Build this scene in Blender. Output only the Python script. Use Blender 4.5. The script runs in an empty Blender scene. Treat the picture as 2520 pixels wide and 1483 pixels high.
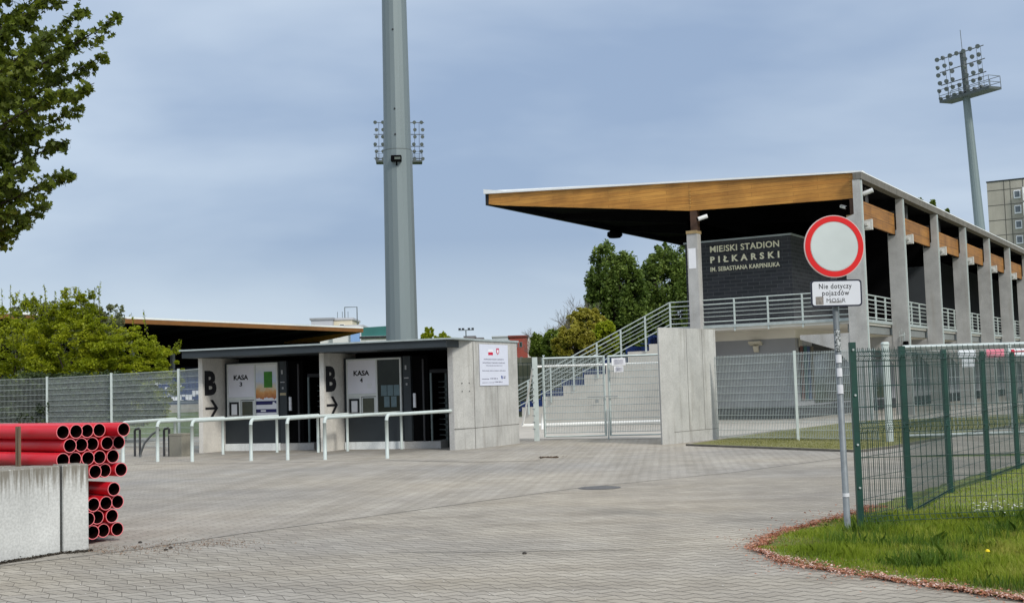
import bpy, math, random
import numpy as np
from mathutils import Vector, Matrix
random.seed(7); rng=np.random.default_rng(7)
scn=bpy.context.scene; col=scn.collection
# ------------------------------------------------------------ camera
PW,PH,FP=2519.0,1483.0,3061.0          # measuring frame of the photograph
PIT=math.atan((955-741.5)/FP); ROL=math.atan(0.03); EYE=1.6
cf=Vector((0,math.cos(PIT),math.sin(PIT))); r0=Vector((1,0,0)); u0_=Vector((0,-math.sin(PIT),math.cos(PIT)))
cr=math.cos(ROL)*r0-math.sin(ROL)*u0_; cu=math.sin(ROL)*r0+math.cos(ROL)*u0_
CAM=Vector((0,0,EYE))
cd=bpy.data.cameras.new('camera'); cam=bpy.data.objects.new('camera',cd); col.objects.link(cam)
m3=Matrix((cr,cu,-cf)).transposed(); cam.matrix_world=Matrix.Translation(CAM)@m3.to_4x4()
cd.sensor_width=36; cd.lens=FP/PW*36; cd.clip_start=.1; cd.clip_end=3000
scn.camera=cam
# ------------------------------------------------------------ light
SUN_EL,SUN_AZ=math.radians(38),math.radians(146)      # azimuth clockwise from +Y
w=bpy.data.worlds.new("World"); scn.world=w; w.use_nodes=True
nt=w.node_tree; nt.nodes.clear(); N=nt.nodes.new; L=nt.links.new
out=N('ShaderNodeOutputWorld'); bg=N('ShaderNodeBackground'); L(bg.outputs[0],out.inputs[0])
sky=N('ShaderNodeTexSky'); sky.sky_type='NISHITA'; sky.sun_disc=False; sky.sun_elevation=SUN_EL; sky.sun_rotation=SUN_AZ
sky.air_density=1.2; sky.dust_density=2.0
bg.inputs[1].default_value=.1
tc=N('ShaderNodeTexCoord'); mp=N('ShaderNodeMapping'); mp.inputs['Scale'].default_value=(1.3,1.3,4.2); mp.inputs['Location'].default_value=(.9,.2,.35)
L(tc.outputs['Generated'],mp.inputs[0])
no=N('ShaderNodeTexNoise'); no.inputs['Scale'].default_value=1.5; no.inputs['Detail'].default_value=5; no.inputs['Roughness'].default_value=.48; no.inputs['Distortion'].default_value=.25
L(mp.outputs[0],no.inputs['Vector'])
rp=N('ShaderNodeValToRGB'); e=rp.color_ramp.elements; e[0].position=.40; e[0].color=(.19,.252,.362,1); e[1].position=.62; e[1].color=(.325,.385,.47,1)
L(no.outputs['Fac'],rp.inputs[0])
sx=N('ShaderNodeSeparateXYZ'); L(tc.outputs['Generated'],sx.inputs[0])
hz=N('ShaderNodeMapRange'); hz.inputs[1].default_value=.015; hz.inputs[2].default_value=.12; hz.inputs[3].default_value=.75; hz.inputs[4].default_value=0; L(sx.outputs['Z'],hz.inputs[0])
mh=N('ShaderNodeMixRGB'); mh.inputs[2].default_value=(.45,.52,.575,1); L(hz.outputs[0],mh.inputs[0]); L(rp.outputs[0],mh.inputs[1])
zn=N('ShaderNodeMapRange'); zn.interpolation_type='SMOOTHSTEP'; zn.inputs[1].default_value=.33; zn.inputs[2].default_value=.8; zn.inputs[3].default_value=1; zn.inputs[4].default_value=2.0; L(sx.outputs['Z'],zn.inputs[0])
# grey-white overhead sky, out of view, brightened to light the ground
zc=N('ShaderNodeMapRange'); zc.inputs[1].default_value=.33; zc.inputs[2].default_value=.7; L(sx.outputs['Z'],zc.inputs[0])
mz=N('ShaderNodeMixRGB'); mz.inputs[2].default_value=(.40,.42,.45,1); L(zc.outputs[0],mz.inputs[0]); L(mh.outputs[0],mz.inputs[1])
vm=N('ShaderNodeVectorMath'); vm.operation='SCALE'; L(mz.outputs[0],vm.inputs[0]); L(zn.outputs[0],vm.inputs['Scale'])
vm2=N('ShaderNodeVectorMath'); vm2.operation='SCALE'; L(vm.outputs[0],vm2.inputs[0]); vm2.inputs['Scale'].default_value=10.0
mx=N('ShaderNodeMixRGB'); mx.inputs[0].default_value=.9; L(sky.outputs[0],mx.inputs[1]); L(vm2.outputs[0],mx.inputs[2])
L(mx.outputs[0],bg.inputs[0])
sd=bpy.data.lights.new('sun','SUN'); sd.energy=1.5; sd.angle=math.radians(10); sd.color=(1,.95,.87)
so=bpy.data.objects.new('sun',sd); col.objects.link(so)
sv=Vector((math.sin(SUN_AZ)*math.cos(SUN_EL),math.cos(SUN_AZ)*math.cos(SUN_EL),math.sin(SUN_EL)))
so.rotation_euler=sv.to_track_quat('Z','Y').to_euler(); so.location=(0,-20,60)
scn.view_settings.view_transform='Standard'; scn.view_settings.look='None'; scn.view_settings.gamma=1; scn.view_settings.use_curve_mapping=False
scn.view_settings.exposure=0.74
scn.render.engine='CYCLES'; scn.render.resolution_x=1024; scn.render.resolution_y=602
# ------------------------------------------------------------ measuring helpers
def ray(x,y): return cf+cr*((x-PW/2)/FP)-cu*((y-PH/2)/FP)
def G(x,y,z=0):
    d=ray(x,y); return CAM+d*((z-EYE)/d.z)
def D(x,y,Y):
    d=ray(x,y); return CAM+d*(Y/d.y)
def PLN(x,y,p,n):
    d=ray(x,y); return CAM+d*(n.dot(p-CAM)/n.dot(d))
# ------------------------------------------------------------ materials
MATS={}
def mat(name,base,rough=.8,var=.15,scale=3,metal=0,bump=0,bscale=None,streak=None,col2=None,c2pos=(.45,.62),detail=6,spec=.4,trans=0):
    if name in MATS: return MATS[name]
    m=bpy.data.materials.new(name); m.use_nodes=True; t=m.node_tree; b=t.nodes['Principled BSDF']
    b.inputs['Roughness'].default_value=rough; b.inputs['Metallic'].default_value=metal; b.inputs['Specular IOR Level'].default_value=spec
    tc=t.nodes.new('ShaderNodeTexCoord'); mp=t.nodes.new('ShaderNodeMapping'); t.links.new(tc.outputs['Object'],mp.inputs[0])
    if streak: mp.inputs['Scale'].default_value=streak
    n=t.nodes.new('ShaderNodeTexNoise'); n.inputs['Scale'].default_value=scale; n.inputs['Detail'].default_value=detail; n.inputs['Roughness'].default_value=.6
    t.links.new(mp.outputs[0],n.inputs['Vector'])
    r=t.nodes.new('ShaderNodeValToRGB'); e=r.color_ramp.elements
    c2=col2 if col2 else tuple(min(1,c*(1+var)) for c in base); c1=tuple(c*(1-var) for c in base) if not col2 else base
    e[0].position,e[1].position=(c2pos if col2 else (.3,.7)); e[0].color=(*c1,1); e[1].color=(*c2,1)
    t.links.new(n.outputs['Fac'],r.inputs[0]); t.links.new(r.outputs[0],b.inputs['Base Color'])
    if bump:
        n2=t.nodes.new('ShaderNodeTexNoise'); n2.inputs['Scale'].default_value=bscale or scale*6; n2.inputs['Detail'].default_value=5
        t.links.new(tc.outputs['Object'],n2.inputs['Vector'])
        bp=t.nodes.new('ShaderNodeBump'); bp.inputs['Strength'].default_value=bump; bp.inputs['Distance'].default_value=.02
        t.links.new(n2.outputs['Fac'],bp.inputs['Height']); t.links.new(bp.outputs[0],b.inputs['Normal'])
    if trans:
        tr=t.nodes.new('ShaderNodeBsdfTranslucent'); ms=t.nodes.new('ShaderNodeMixShader'); ms.inputs[0].default_value=trans
        t.links.new(r.outputs[0],tr.inputs[0]); o=t.nodes['Material Output']
        t.links.new(b.outputs[0],ms.inputs[1]); t.links.new(tr.outputs[0],ms.inputs[2]); t.links.new(ms.outputs[0],o.inputs[0])
    MATS[name]=m; return m
def concrete(name,base,stain=(.10,.095,.085),amt=.5,vert=True,rough=.9,blotch=1.2,streakscale=1.0):
    """cast concrete: fine grain, pores, broad blotches and vertical run-off streaks"""
    if name in MATS: return MATS[name]
    m=bpy.data.materials.new(name); m.use_nodes=True; t=m.node_tree; b=t.nodes['Principled BSDF']; b.inputs['Roughness'].default_value=rough
    b.inputs['Specular IOR Level'].default_value=.25
    nn=t.nodes.new; l=t.links.new
    tc=nn('ShaderNodeTexCoord')
    def noise(sc,det,scale=(1,1,1)):
        mp=nn('ShaderNodeMapping'); mp.inputs['Scale'].default_value=scale; l(tc.outputs['Object'],mp.inputs[0])
        n=nn('ShaderNodeTexNoise'); n.inputs['Scale'].default_value=sc; n.inputs['Detail'].default_value=det; n.inputs['Roughness'].default_value=.62; l(mp.outputs[0],n.inputs['Vector']); return n
    def ramp(n,p0,c0,p1,c1):
        r=nn('ShaderNodeValToRGB'); e=r.color_ramp.elements; e[0].position=p0; e[0].color=(*c0,1); e[1].position=p1; e[1].color=(*c1,1); l(n.outputs['Fac'],r.inputs[0]); return r
    a=ramp(noise(blotch,6),.3,tuple(c*.82 for c in base),.7,tuple(c*1.15 for c in base))
    s=ramp(noise(2.2*streakscale,5,(2.4,2.4,.22)),.5,(0,0,0),.78,(amt,amt,amt))
    mx=nn('ShaderNodeMixRGB'); l(s.outputs[0],mx.inputs[0]); l(a.outputs[0],mx.inputs[1]); mx.inputs[2].default_value=(*stain,1)
    g=ramp(noise(38,3),.35,(.8,.8,.8),.6,(1.06,1.06,1.06))
    m2=nn('ShaderNodeMixRGB'); m2.blend_type='MULTIPLY'; m2.inputs[0].default_value=.8; l(mx.outputs[0],m2.inputs[1]); l(g.outputs[0],m2.inputs[2])
    l(m2.outputs[0],b.inputs['Base Color'])
    bp=nn('ShaderNodeBump'); bp.inputs['Strength'].default_value=.35; bp.inputs['Distance'].default_value=.01; l(noise(30,6).outputs['Fac'],bp.inputs['Height']); l(bp.outputs[0],b.inputs['Normal'])
    MATS[name]=m; return m
def brickmat(name,c1,c2,mortar,w_,h_,ms=.006,axis='XZ',rough=.8,bump=.4):
    if name in MATS: return MATS[name]
    m=bpy.data.materials.new(name); m.use_nodes=True; t=m.node_tree; b=t.nodes['Principled BSDF']; b.inputs['Roughness'].default_value=rough
    nn=t.nodes.new; l=t.links.new
    tc=nn('ShaderNodeTexCoord'); sp=nn('ShaderNodeSeparateXYZ'); cb=nn('ShaderNodeCombineXYZ'); l(tc.outputs['Object'],sp.inputs[0])
    ad=nn('ShaderNodeMath'); ad.operation='ADD'; l(sp.outputs[0],ad.inputs[0]); l(sp.outputs[1],ad.inputs[1]); l(ad.outputs[0],cb.inputs[0]); l(sp.outputs[2],cb.inputs[1])
    br=nn('ShaderNodeTexBrick'); br.inputs['Scale'].default_value=1; br.inputs['Brick Width'].default_value=w_; br.inputs['Row Height'].default_value=h_; br.inputs['Mortar Size'].default_value=ms
    br.inputs['Color1'].default_value=(*c1,1); br.inputs['Color2'].default_value=(*c2,1); br.inputs['Mortar'].default_value=(*mortar,1); br.inputs['Mortar Smooth'].default_value=.2
    l(cb.outputs[0],br.inputs['Vector']); l(br.outputs['Color'],b.inputs['Base Color'])
    bp=nn('ShaderNodeBump'); bp.inputs['Strength'].default_value=bump; bp.inputs['Distance'].default_value=.01; bp.invert=True; l(br.outputs['Fac'],bp.inputs['Height']); l(bp.outputs[0],b.inputs['Normal'])
    MATS[name]=m; return m
def wood(name,c1,c2,board,rough=.6):
    """horizontal boards: each board its own tone, long grain, thin dark gaps"""
    if name in MATS: return MATS[name]
    m=bpy.data.materials.new(name); m.use_nodes=True; t=m.node_tree; b=t.nodes['Principled BSDF']; b.inputs['Roughness'].default_value=rough
    nn=t.nodes.new; l=t.links.new
    tc=nn('ShaderNodeTexCoord'); sp=nn('ShaderNodeSeparateXYZ'); cb=nn('ShaderNodeCombineXYZ'); l(tc.outputs['Object'],sp.inputs[0])
    ad=nn('ShaderNodeMath'); ad.operation='ADD'; l(sp.outputs[0],ad.inputs[0]); l(sp.outputs[1],ad.inputs[1]); l(ad.outputs[0],cb.inputs[0]); l(sp.outputs[2],cb.inputs[1])
    br=nn('ShaderNodeTexBrick'); br.inputs['Scale'].default_value=1; br.inputs['Brick Width'].default_value=2.7; br.inputs['Row Height'].default_value=board; br.inputs['Mortar Size'].default_value=board*.035
    br.offset=.37; br.inputs['Color1'].default_value=(*c1,1); br.inputs['Color2'].default_value=(*c2,1); br.inputs['Mortar'].default_value=tuple(c*.5 for c in c1)+(1,)
    l(cb.outputs[0],br.inputs['Vector'])
    mp=nn('ShaderNodeMapping'); mp.inputs['Scale'].default_value=(.4,.4,26); l(tc.outputs['Object'],mp.inputs[0])
    n=nn('ShaderNodeTexNoise'); n.inputs['Scale'].default_value=1.6; n.inputs['Detail'].default_value=7; n.inputs['Roughness'].default_value=.7; l(mp.outputs[0],n.inputs['Vector'])
    r=nn('ShaderNodeValToRGB'); e=r.color_ramp.elements; e[0].position=.33; e[0].color=(.55,.48,.42,1); e[1].position=.66; e[1].color=(1.18,1.15,1.1,1); l(n.outputs['Fac'],r.inputs[0])
    n3=nn('ShaderNodeTexNoise'); n3.inputs['Scale'].default_value=.8; n3.inputs['Detail'].default_value=4; l(tc.outputs['Object'],n3.inputs['Vector'])
    r3=nn('ShaderNodeValToRGB'); e=r3.color_ramp.elements; e[0].position=.35; e[0].color=(.72,.7,.68,1); e[1].position=.6; e[1].color=(1.05,1.05,1.05,1); l(n3.outputs['Fac'],r3.inputs[0])
    mm=nn('ShaderNodeMixRGB'); mm.blend_type='MULTIPLY'; mm.inputs[0].default_value=1; l(br.outputs['Color'],mm.inputs[1]); l(r.outputs[0],mm.inputs[2])
    m4=nn('ShaderNodeMixRGB'); m4.blend_type='MULTIPLY'; m4.inputs[0].default_value=1; l(mm.outputs[0],m4.inputs[1]); l(r3.outputs[0],m4.inputs[2])
    l(m4.outputs[0],b.inputs['Base Color']); MATS[name]=m; return m
def paving(name,rot,c1,c2,joint,bw=.205,bh=.17,jd=.56,amp=.05):
    """interlocking concrete pavers: brick bond with zig-zag edges, worn tones, dirt patches, open joints"""
    m=bpy.data.materials.new(name); m.use_nodes=True; t=m.node_tree; b=t.nodes['Principled BSDF']; b.inputs['Roughness'].default_value=.88; b.inputs['Specular IOR Level'].default_value=.3
    nn=t.nodes.new; l=t.links.new
    tc=nn('ShaderNodeTexCoord'); mp=nn('ShaderNodeMapping'); mp.inputs['Rotation'].default_value=(0,0,rot); l(tc.outputs['Object'],mp.inputs[0])
    sp=nn('ShaderNodeSeparateXYZ'); l(mp.outputs[0],sp.inputs[0])
    def mth(op,a,b_=None):
        q=nn('ShaderNodeMath'); q.operation=op
        for i,v in enumerate((a,b_)):
            if v is None: continue
            if isinstance(v,(int,float)): q.inputs[i].default_value=v
            else: l(v,q.inputs[i])
        return q.outputs[0]
    tri=mth('PINGPONG',sp.outputs[0],bw/2); yy=mth('ADD',sp.outputs[1],mth('MULTIPLY',tri,amp/(bw/2)*1.6))
    tri2=mth('MODULO',mth('ADD',yy,170.0),bh); xx=mth('ADD',sp.outputs[0],mth('MULTIPLY',tri2,.55)); dh=mth('PINGPONG',yy,bh/2)
    cb=nn('ShaderNodeCombineXYZ'); l(xx,cb.inputs[0]); l(yy,cb.inputs[1])
    br=nn('ShaderNodeTexBrick'); br.inputs['Scale'].default_value=1; br.inputs['Brick Width'].default_value=bw; br.inputs['Row Height'].default_value=bh
    br.inputs['Mortar Size'].default_value=.0055; br.inputs['Mortar Smooth'].default_value=.4; br.inputs['Bias'].default_value=-.1
    br.inputs['Color1'].default_value=(*c1,1); br.inputs['Color2'].default_value=(*c2,1); br.inputs['Mortar'].default_value=(*joint,1); l(cb.outputs[0],br.inputs['Vector'])
    def nz(sc,det,p0,v0,p1,v1,src=tc.outputs['Object'],s=(1,1,1)):
        q=nn('ShaderNodeMapping'); q.inputs['Scale'].default_value=s; l(src,q.inputs[0])
        n=nn('ShaderNodeTexNoise'); n.inputs['Scale'].default_value=sc; n.inputs['Detail'].default_value=det; n.inputs['Roughness'].default_value=.62; l(q.outputs[0],n.inputs['Vector'])
        r=nn('ShaderNodeValToRGB'); e=r.color_ramp.elements; e[0].position=p0; e[0].color=(*v0,1); e[1].position=p1; e[1].color=(*v1,1); l(n.outputs['Fac'],r.inputs[0]); return r.outputs[0]
    def mul(a,b_,f=1.):
        q=nn('ShaderNodeMixRGB'); q.blend_type='MULTIPLY'; q.inputs[0].default_value=f; l(a,q.inputs[1]); l(b_,q.inputs[2]); return q.outputs[0]
    hm=nn('ShaderNodeMapRange'); hm.interpolation_type='SMOOTHSTEP'; hm.inputs[1].default_value=.003; hm.inputs[2].default_value=.022; hm.inputs[3].default_value=jd; hm.inputs[4].default_value=1; l(dh,hm.inputs[0])  # dark band beside row joints paints their chamfer shade
    hv=nn('ShaderNodeCombineXYZ'); [l(hm.outputs[0],hv.inputs[i]) for i in range(3)]
    c=mul(br.outputs['Color'],hv.outputs[0])
    c=mul(c,nz(.22,5,.32,(.86,.86,.88),.68,(1.08,1.06,1.02)))
    c=mul(c,nz(.085,3,.35,(.86,.88,.92),.62,(1.10,1.07,1.02)))
    c=mul(c,nz(1.1,6,.36,(.88,.87,.86),.62,(1.05,1.05,1.05)))
    c=mul(c,nz(42,4,.3,(.8,.8,.8),.6,(1.1,1.1,1.1)),.75)
    c=mul(c,nz(.5,4,.38,(.9,.89,.87),.6,(1.04,1.04,1.04),mp.outputs[0],(.22,3.2,1)))     # lanes of pavers laid from different pallets
    l(c,b.inputs['Base Color'])
    bp=nn('ShaderNodeBump'); bp.inputs['Strength'].default_value=.7; bp.inputs['Distance'].default_value=.012; bp.invert=True; l(br.outputs['Fac'],bp.inputs['Height']); l(bp.outputs[0],b.inputs['Normal'])
    MATS[name]=m; return m
# ------------------------------------------------------------ mesh builder
class MB:
    def __init__(s): s.v=[]; s.f=[]
    def add(s,vs,fs):
        o=len(s.v); s.v+= [tuple(v) for v in vs]; s.f+=[tuple(i+o for i in f) for f in fs]; return s
    def box(s,a,b):
        x0,y0,z0=a; x1,y1,z1=b
        return s.add([(x0,y0,z0),(x1,y0,z0),(x1,y1,z0),(x0,y1,z0),(x0,y0,z1),(x1,y0,z1),(x1,y1,z1),(x0,y1,z1)],[(0,3,2,1),(4,5,6,7),(0,1,5,4),(1,2,6,5),(2,3,7,6),(3,0,4,7)])
    def bbox(s,a,b,c=.02):
        """box with chamfered vertical and top edges"""
        x0,y0,z0=a; x1,y1,z1=b
        base=[(x0+c,y0),(x1-c,y0),(x1,y0+c),(x1,y1-c),(x1-c,y1),(x0+c,y1),(x0,y1-c),(x0,y0+c)]
        cx,cy=(x0+x1)/2,(y0+y1)/2
        sh=lambda p:(p[0]+(c if p[0]<cx else -c)*.7,p[1]+(c if p[1]<cy else -c)*.7)
        vs=[(*p,z0) for p in base]+[(*p,z1-c) for p in base]+[(*sh(p),z1) for p in base]
        fs=[tuple(range(7,-1,-1)),tuple(range(16,24))]
        for k in (0,8):
            for i in range(8): j=(i+1)%8; fs.append((k+i,k+j,k+8+j,k+8+i))
        return s.add(vs,fs)
    def prism(s,poly,z0,z1,ax='z'):
        """polygon (a,b) extruded; ax z: (x,y), x: poly=(y,z) extruded along x, y: poly=(x,z)"""
        n=len(poly)
        if ax=='z': vs=[(a,b,z0) for a,b in poly]+[(a,b,z1) for a,b in poly]
        elif ax=='x': vs=[(z0,a,b) for a,b in poly]+[(z1,a,b) for a,b in poly]
        else: vs=[(a,z0,b) for a,b in poly]+[(a,z1,b) for a,b in poly]
        return s.add(vs,[tuple(range(n-1,-1,-1)),tuple(range(n,2*n))]+[(i,(i+1)%n,n+(i+1)%n,n+i) for i in range(n)])
    def tube(s,pts,r,n=8,cap=True,hollow=False):
        pts=[Vector(p) for p in pts]; rs=r if isinstance(r,(list,tuple)) else [r]*len(pts)
        rings=[]; up=Vector((0,0,1)); prev=None
        for i,p in enumerate(pts):
            t=(pts[min(i+1,len(pts)-1)]-pts[max(i-1,0)]).normalized()
            if prev is None:
                a=t.cross(up); 
                if a.length<1e-3: a=t.cross(Vector((1,0,0)))
                a.normalize()
            else:
                a=prev-t*prev.dot(t); 
                if a.length<1e-5: a=t.orthogonal()
                a.normalize()
            prev=a; b=t.cross(a)
            rings.append([p+(a*math.cos(2*math.pi*k/n)+b*math.sin(2*math.pi*k/n))*rs[i] for k in range(n)])
        vs=[q for rg in rings for q in rg]; fs=[]
        for i in range(len(pts)-1):
            for k in range(n): fs.append((i*n+k,i*n+(k+1)%n,(i+1)*n+(k+1)%n,(i+1)*n+k))
        if cap: fs+= [tuple(range(n)),tuple((len(pts)-1)*n+k for k in range(n-1,-1,-1))]
        return s.add(vs,fs)
    def lathe(s,prof,n=24,c=(0,0,0)):
        vs=[(c[0]+r*math.cos(2*math.pi*k/n),c[1]+r*math.sin(2*math.pi*k/n),c[2]+z) for r,z in prof for k in range(n)]
        fs=[(i*n+k,i*n+(k+1)%n,(i+1)*n+(k+1)%n,(i+1)*n+k) for i in range(len(prof)-1) for k in range(n)]
        return s.add(vs,fs)
    def xf(s,M): s.v=[tuple(M@Vector(v)) for v in s.v]; return s
    def build(s,name,m,parent=None,smooth=False,**tags):
        me=bpy.data.meshes.new(name); me.from_pydata(s.v,[],s.f); me.update()
        me.materials.append(m)
        if smooth:
            for p in me.polygons: p.use_smooth=len(p.vertices)<6
        o=bpy.data.objects.new(name,me); col.objects.link(o)
        if parent: o.parent=parent
        for k,v in tags.items(): o[k]=v
        return o
def thing(name,label,cat,loc=(0,0,0),rz=0,group=None,rot=None):
    o=bpy.data.objects.new(name,None); col.objects.link(o); o.empty_display_size=.2
    o.location=loc; o.rotation_euler=rot if rot else (0,0,rz); o['label']=label; o['category']=cat
    if group: o['group']=group
    return o
def tag(o,label,cat,group=None,kind=None):
    o['label']=label; o['category']=cat
    if group: o['group']=group
    if kind: o['kind']=kind
    return o
def copytree(o,parent=None):
    c=o.copy(); col.objects.link(c); c.parent=parent
    for ch in o.children: copytree(ch,c)
    return c
def structure(o,label=None,cat=None):
    o['kind']='structure'; o['label']=label or o.name; o['category']=cat or o.name; return o
def text(s,w_,h_,P,xd,yd,ext=.004,bold=0.0,space=1.0):
    """writing as a solid mesh, fitted to w_ x h_, lower left corner at P"""
    cu_=bpy.data.curves.new('t','FONT'); cu_.body=s; cu_.size=1; cu_.offset=bold; cu_.space_character=space; cu_.resolution_u=3
    o=bpy.data.objects.new('t',cu_); col.objects.link(o); dg=bpy.context.evaluated_depsgraph_get(); dg.update()
    me=bpy.data.meshes.new_from_object(o.evaluated_get(dg)); vs=[v.co.copy() for v in me.vertices]; fs=[tuple(p.vertices) for p in me.polygons]
    bpy.data.objects.remove(o); bpy.data.curves.remove(cu_); bpy.data.meshes.remove(me)
    if s.upper()==s:
        par=list(range(len(vs)))
        def fd(i):
            while par[i]!=i: par[i]=par[par[i]]; i=par[i]
            return i
        for q in fs:
            for i in q[1:]: par[fd(i)]=fd(q[0])
        isl={}
        for i in range(len(vs)): isl.setdefault(fd(i),[]).append(i)
        for g in isl.values():
            lo=min(vs[i].y for i in g); hi=max(vs[i].y for i in g)
            if lo<-.10 and hi-lo>.2:
                xr=max(vs[i].x for i in g)
                for i in g: vs[i].y=(vs[i].y-lo)/(hi-lo)*hi; vs[i].x=xr-(xr-vs[i].x)*.68
    x0=min(v.x for v in vs); x1=max(v.x for v in vs); y0=min(v.y for v in vs); y1=max(v.y for v in vs)
    P=Vector(P); xd=Vector(xd).normalized(); yd=Vector(yd).normalized(); n=xd.cross(yd)
    sx_=w_/(x1-x0); sy=(h_/(y1-y0)) if h_ else sx_
    f=[P+xd*((v.x-x0)*sx_)+yd*((v.y-y0)*sy)+n*ext for v in vs]
    k=[P+xd*((v.x-x0)*sx_)+yd*((v.y-y0)*sy)-n*.001 for v in vs]
    mb=MB(); mb.add(f,fs)
    from collections import Counter
    ed=Counter()
    for q in fs:
        for i in range(len(q)): ed[frozenset((q[i],q[(i+1)%len(q)]))]+=1
    m=MB(); m.v=[tuple(v) for v in f+k]; m.f=list(fs); nv=len(f)
    for q in fs:
        for i in range(len(q)):
            a,b=q[i],q[(i+1)%len(q)]
            if ed[frozenset((a,b))]==1: m.f.append((b,a,a+nv,b+nv))
    return m
# frequently used materials
M_alu=mat('galvanised steel',(.42,.47,.46),.55,.14,4,.35,spec=.5)
M_white_metal=mat('pale powder coated steel',(.46,.52,.50),.45,.08,5,spec=.5,bump=.05)
M_green=mat('dark green coated steel',(.006,.046,.034),.42,.2,6,spec=.5)
M_greenwire=mat('dark green wire',(.012,.045,.036),.5,.2,6)
M_dark=mat('near black cladding',(.012,.014,.017),.7,.3,2)
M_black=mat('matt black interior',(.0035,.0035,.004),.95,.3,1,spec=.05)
M_conc=concrete('board marked concrete',(.36,.345,.315),(.16,.145,.12),.42)
M_conc_b=concrete('weathered pale concrete',(.46,.46,.435),(.15,.13,.10),.5,streakscale=1.1)
M_paper=mat('white paper',(.76,.77,.80),.7,.03,5)
M_ink=mat('black ink',(.008,.008,.011),.7,.1,5)
# ============================================================ GROUND
def sheet(name,pts,z,m,**k):
    o=MB(); o.add([(p[0],p[1],z) for p in pts],[tuple(range(len(pts)))])
    ob=o.build(name,m); 
    # make sure it faces up
    if ob.data.polygons[0].normal.z<0: ob.data.flip_normals()
    return ob
M_lawnbase=mat('short lawn soil and turf',(.055,.085,.018),.95,.0,2.2,col2=(.105,.15,.03),c2pos=(.35,.65),bump=.5,bscale=60)
structure(sheet('ground',[(-900,-60),(900,-60),(900,1500),(-900,1500)],-.012,M_lawnbase),'flat ground reaching the horizon','ground')
M_pav=paving('interlocking pavers across',math.radians(3),(.30,.28,.242),(.36,.338,.292),(.165,.152,.128))
M_pav2=paving('interlocking pavers lengthwise',math.radians(97),(.30,.282,.247),(.345,.328,.29),(.225,.21,.185),jd=.92)
GX=lambda pts:[G(*p)[:2] for p in pts]
# line of dark joint between the two pavings
J=[G(*p) for p in ((0,1392),(330,1352),(590,1313),(960,1263),(1423,1200),(1800,1162),(2080,1125))]
near=[(j.x,j.y) for j in J]+[(14,23),(30,30),(40,5),(30,-6),(-30,-6),(-14,9.5)]
far=[(j.x+.0,j.y+.012) for j in J]+[(16,24.5),(34,36),(34,44),(-70,62),(-70,10),(-14,9.512)]
structure(sheet('paving',near,0,M_pav),'grey interlocking block paving of the forecourt in front','paving')
structure(sheet('paving',far,0,M_pav2),'grey block paving laid lengthwise towards the ticket booths','paving')
M_path=mat('pale concrete path',(.40,.375,.33),.9,.12,1.5,bump=.2)
# pale walk by the stand
structure(sheet('path',[G(1200,1081)[:2],G(1640,1078)[:2],(5.3,36.6),G(1800,1071)[:2],G(2060,1044)[:2],(18,45.5),(70,130),(62,140),(8,56),(-9,62),(-14,46)],.008,M_path),'pale concrete path along the grandstand','path')
# dark drain joint beyond the barriers
def strip(name,pts,wd,z,m):
    a=[];b=[]
    for i,p in enumerate(pts):
        t=(Vector(pts[min(i+1,len(pts)-1)])-Vector(pts[max(i-1,0)])).normalized(); n=Vector((-t.y,t.x))*wd/2
        a.append((p[0]+n.x,p[1]+n.y,z)); b.append((p[0]-n.x,p[1]-n.y,z))
    m_=MB(); m_.add(a+b,[(i,i+1,len(pts)+i+1,len(pts)+i) for i in range(len(pts)-1)]); ob=m_.build(name,m)
    if ob.data.polygons[0].normal.z<0: ob.data.flip_normals()
    return ob
M_joint=mat('dirty open joint',(.10,.095,.085),.95,.3,8)
structure(strip('paving_joint',[(j.x,j.y) for j in J],.022,.005,M_joint),'dark joint line crossing the forecourt','joint')
structure(strip('paving_joint',GX([(330,1142),(640,1139),(953,1132),(1160,1136),(1330,1133)]),.05,.005,M_joint),'dark joint line along the feet of the barriers','joint')
structure(strip('paving_joint',GX([(960,1359),(1250,1357),(1560,1352)]),.016,.005,M_joint),'short faint joint line in the near paving','joint')
# grass island with the sign and the green fence
isl_front=[(1852,1352),(1900,1372),(2040,1405),(2250,1441),(2519,1481),(2700,1508),(3500,1640)]
isl_back=[(1852,1352),(1905,1318),(1980,1296),(2060,1277),(2110,1262),(2220,1222),(2330,1190),(2420,1163),(2519,1140),(2700,1102),(3500,1000)]
def ragged(pts,step=.12,amp=.035,seed=3):
    R_=random.Random(seed); o=[]
    for a,b in zip(pts[:-1],pts[1:]):
        a=Vector(a[:2]);b=Vector(b[:2]); n=max(1,int((b-a).length/step)); t=(b-a).normalized(); q=Vector((-t.y,t.x))
        for i in range(n):
            p=a.lerp(b,i/n); k=amp*(math.sin(p.x*7.3+p.y*5.1)+.6*math.sin(p.x*17+p.y*11)+R_.uniform(-.5,.5)) if (i or o) else 0
            o.append((p.x+q.x*k,p.y+q.y*k))
    o.append(tuple(Vector(pts[-1][:2]))); return o
RF_=ragged(GX(isl_front)); RB_=ragged(GX(isl_back),seed=5)
ISL=RF_+RB_[::-1][:-1]
M_turf=mat('turf soil',(.10,.10,.035),.95,0,3,col2=(.15,.19,.04),c2pos=(.4,.6),bump=.6,bscale=50)
structure(sheet('lawn',ISL,.012,M_turf),'grass island with the road sign and green fence','lawn')
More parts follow.
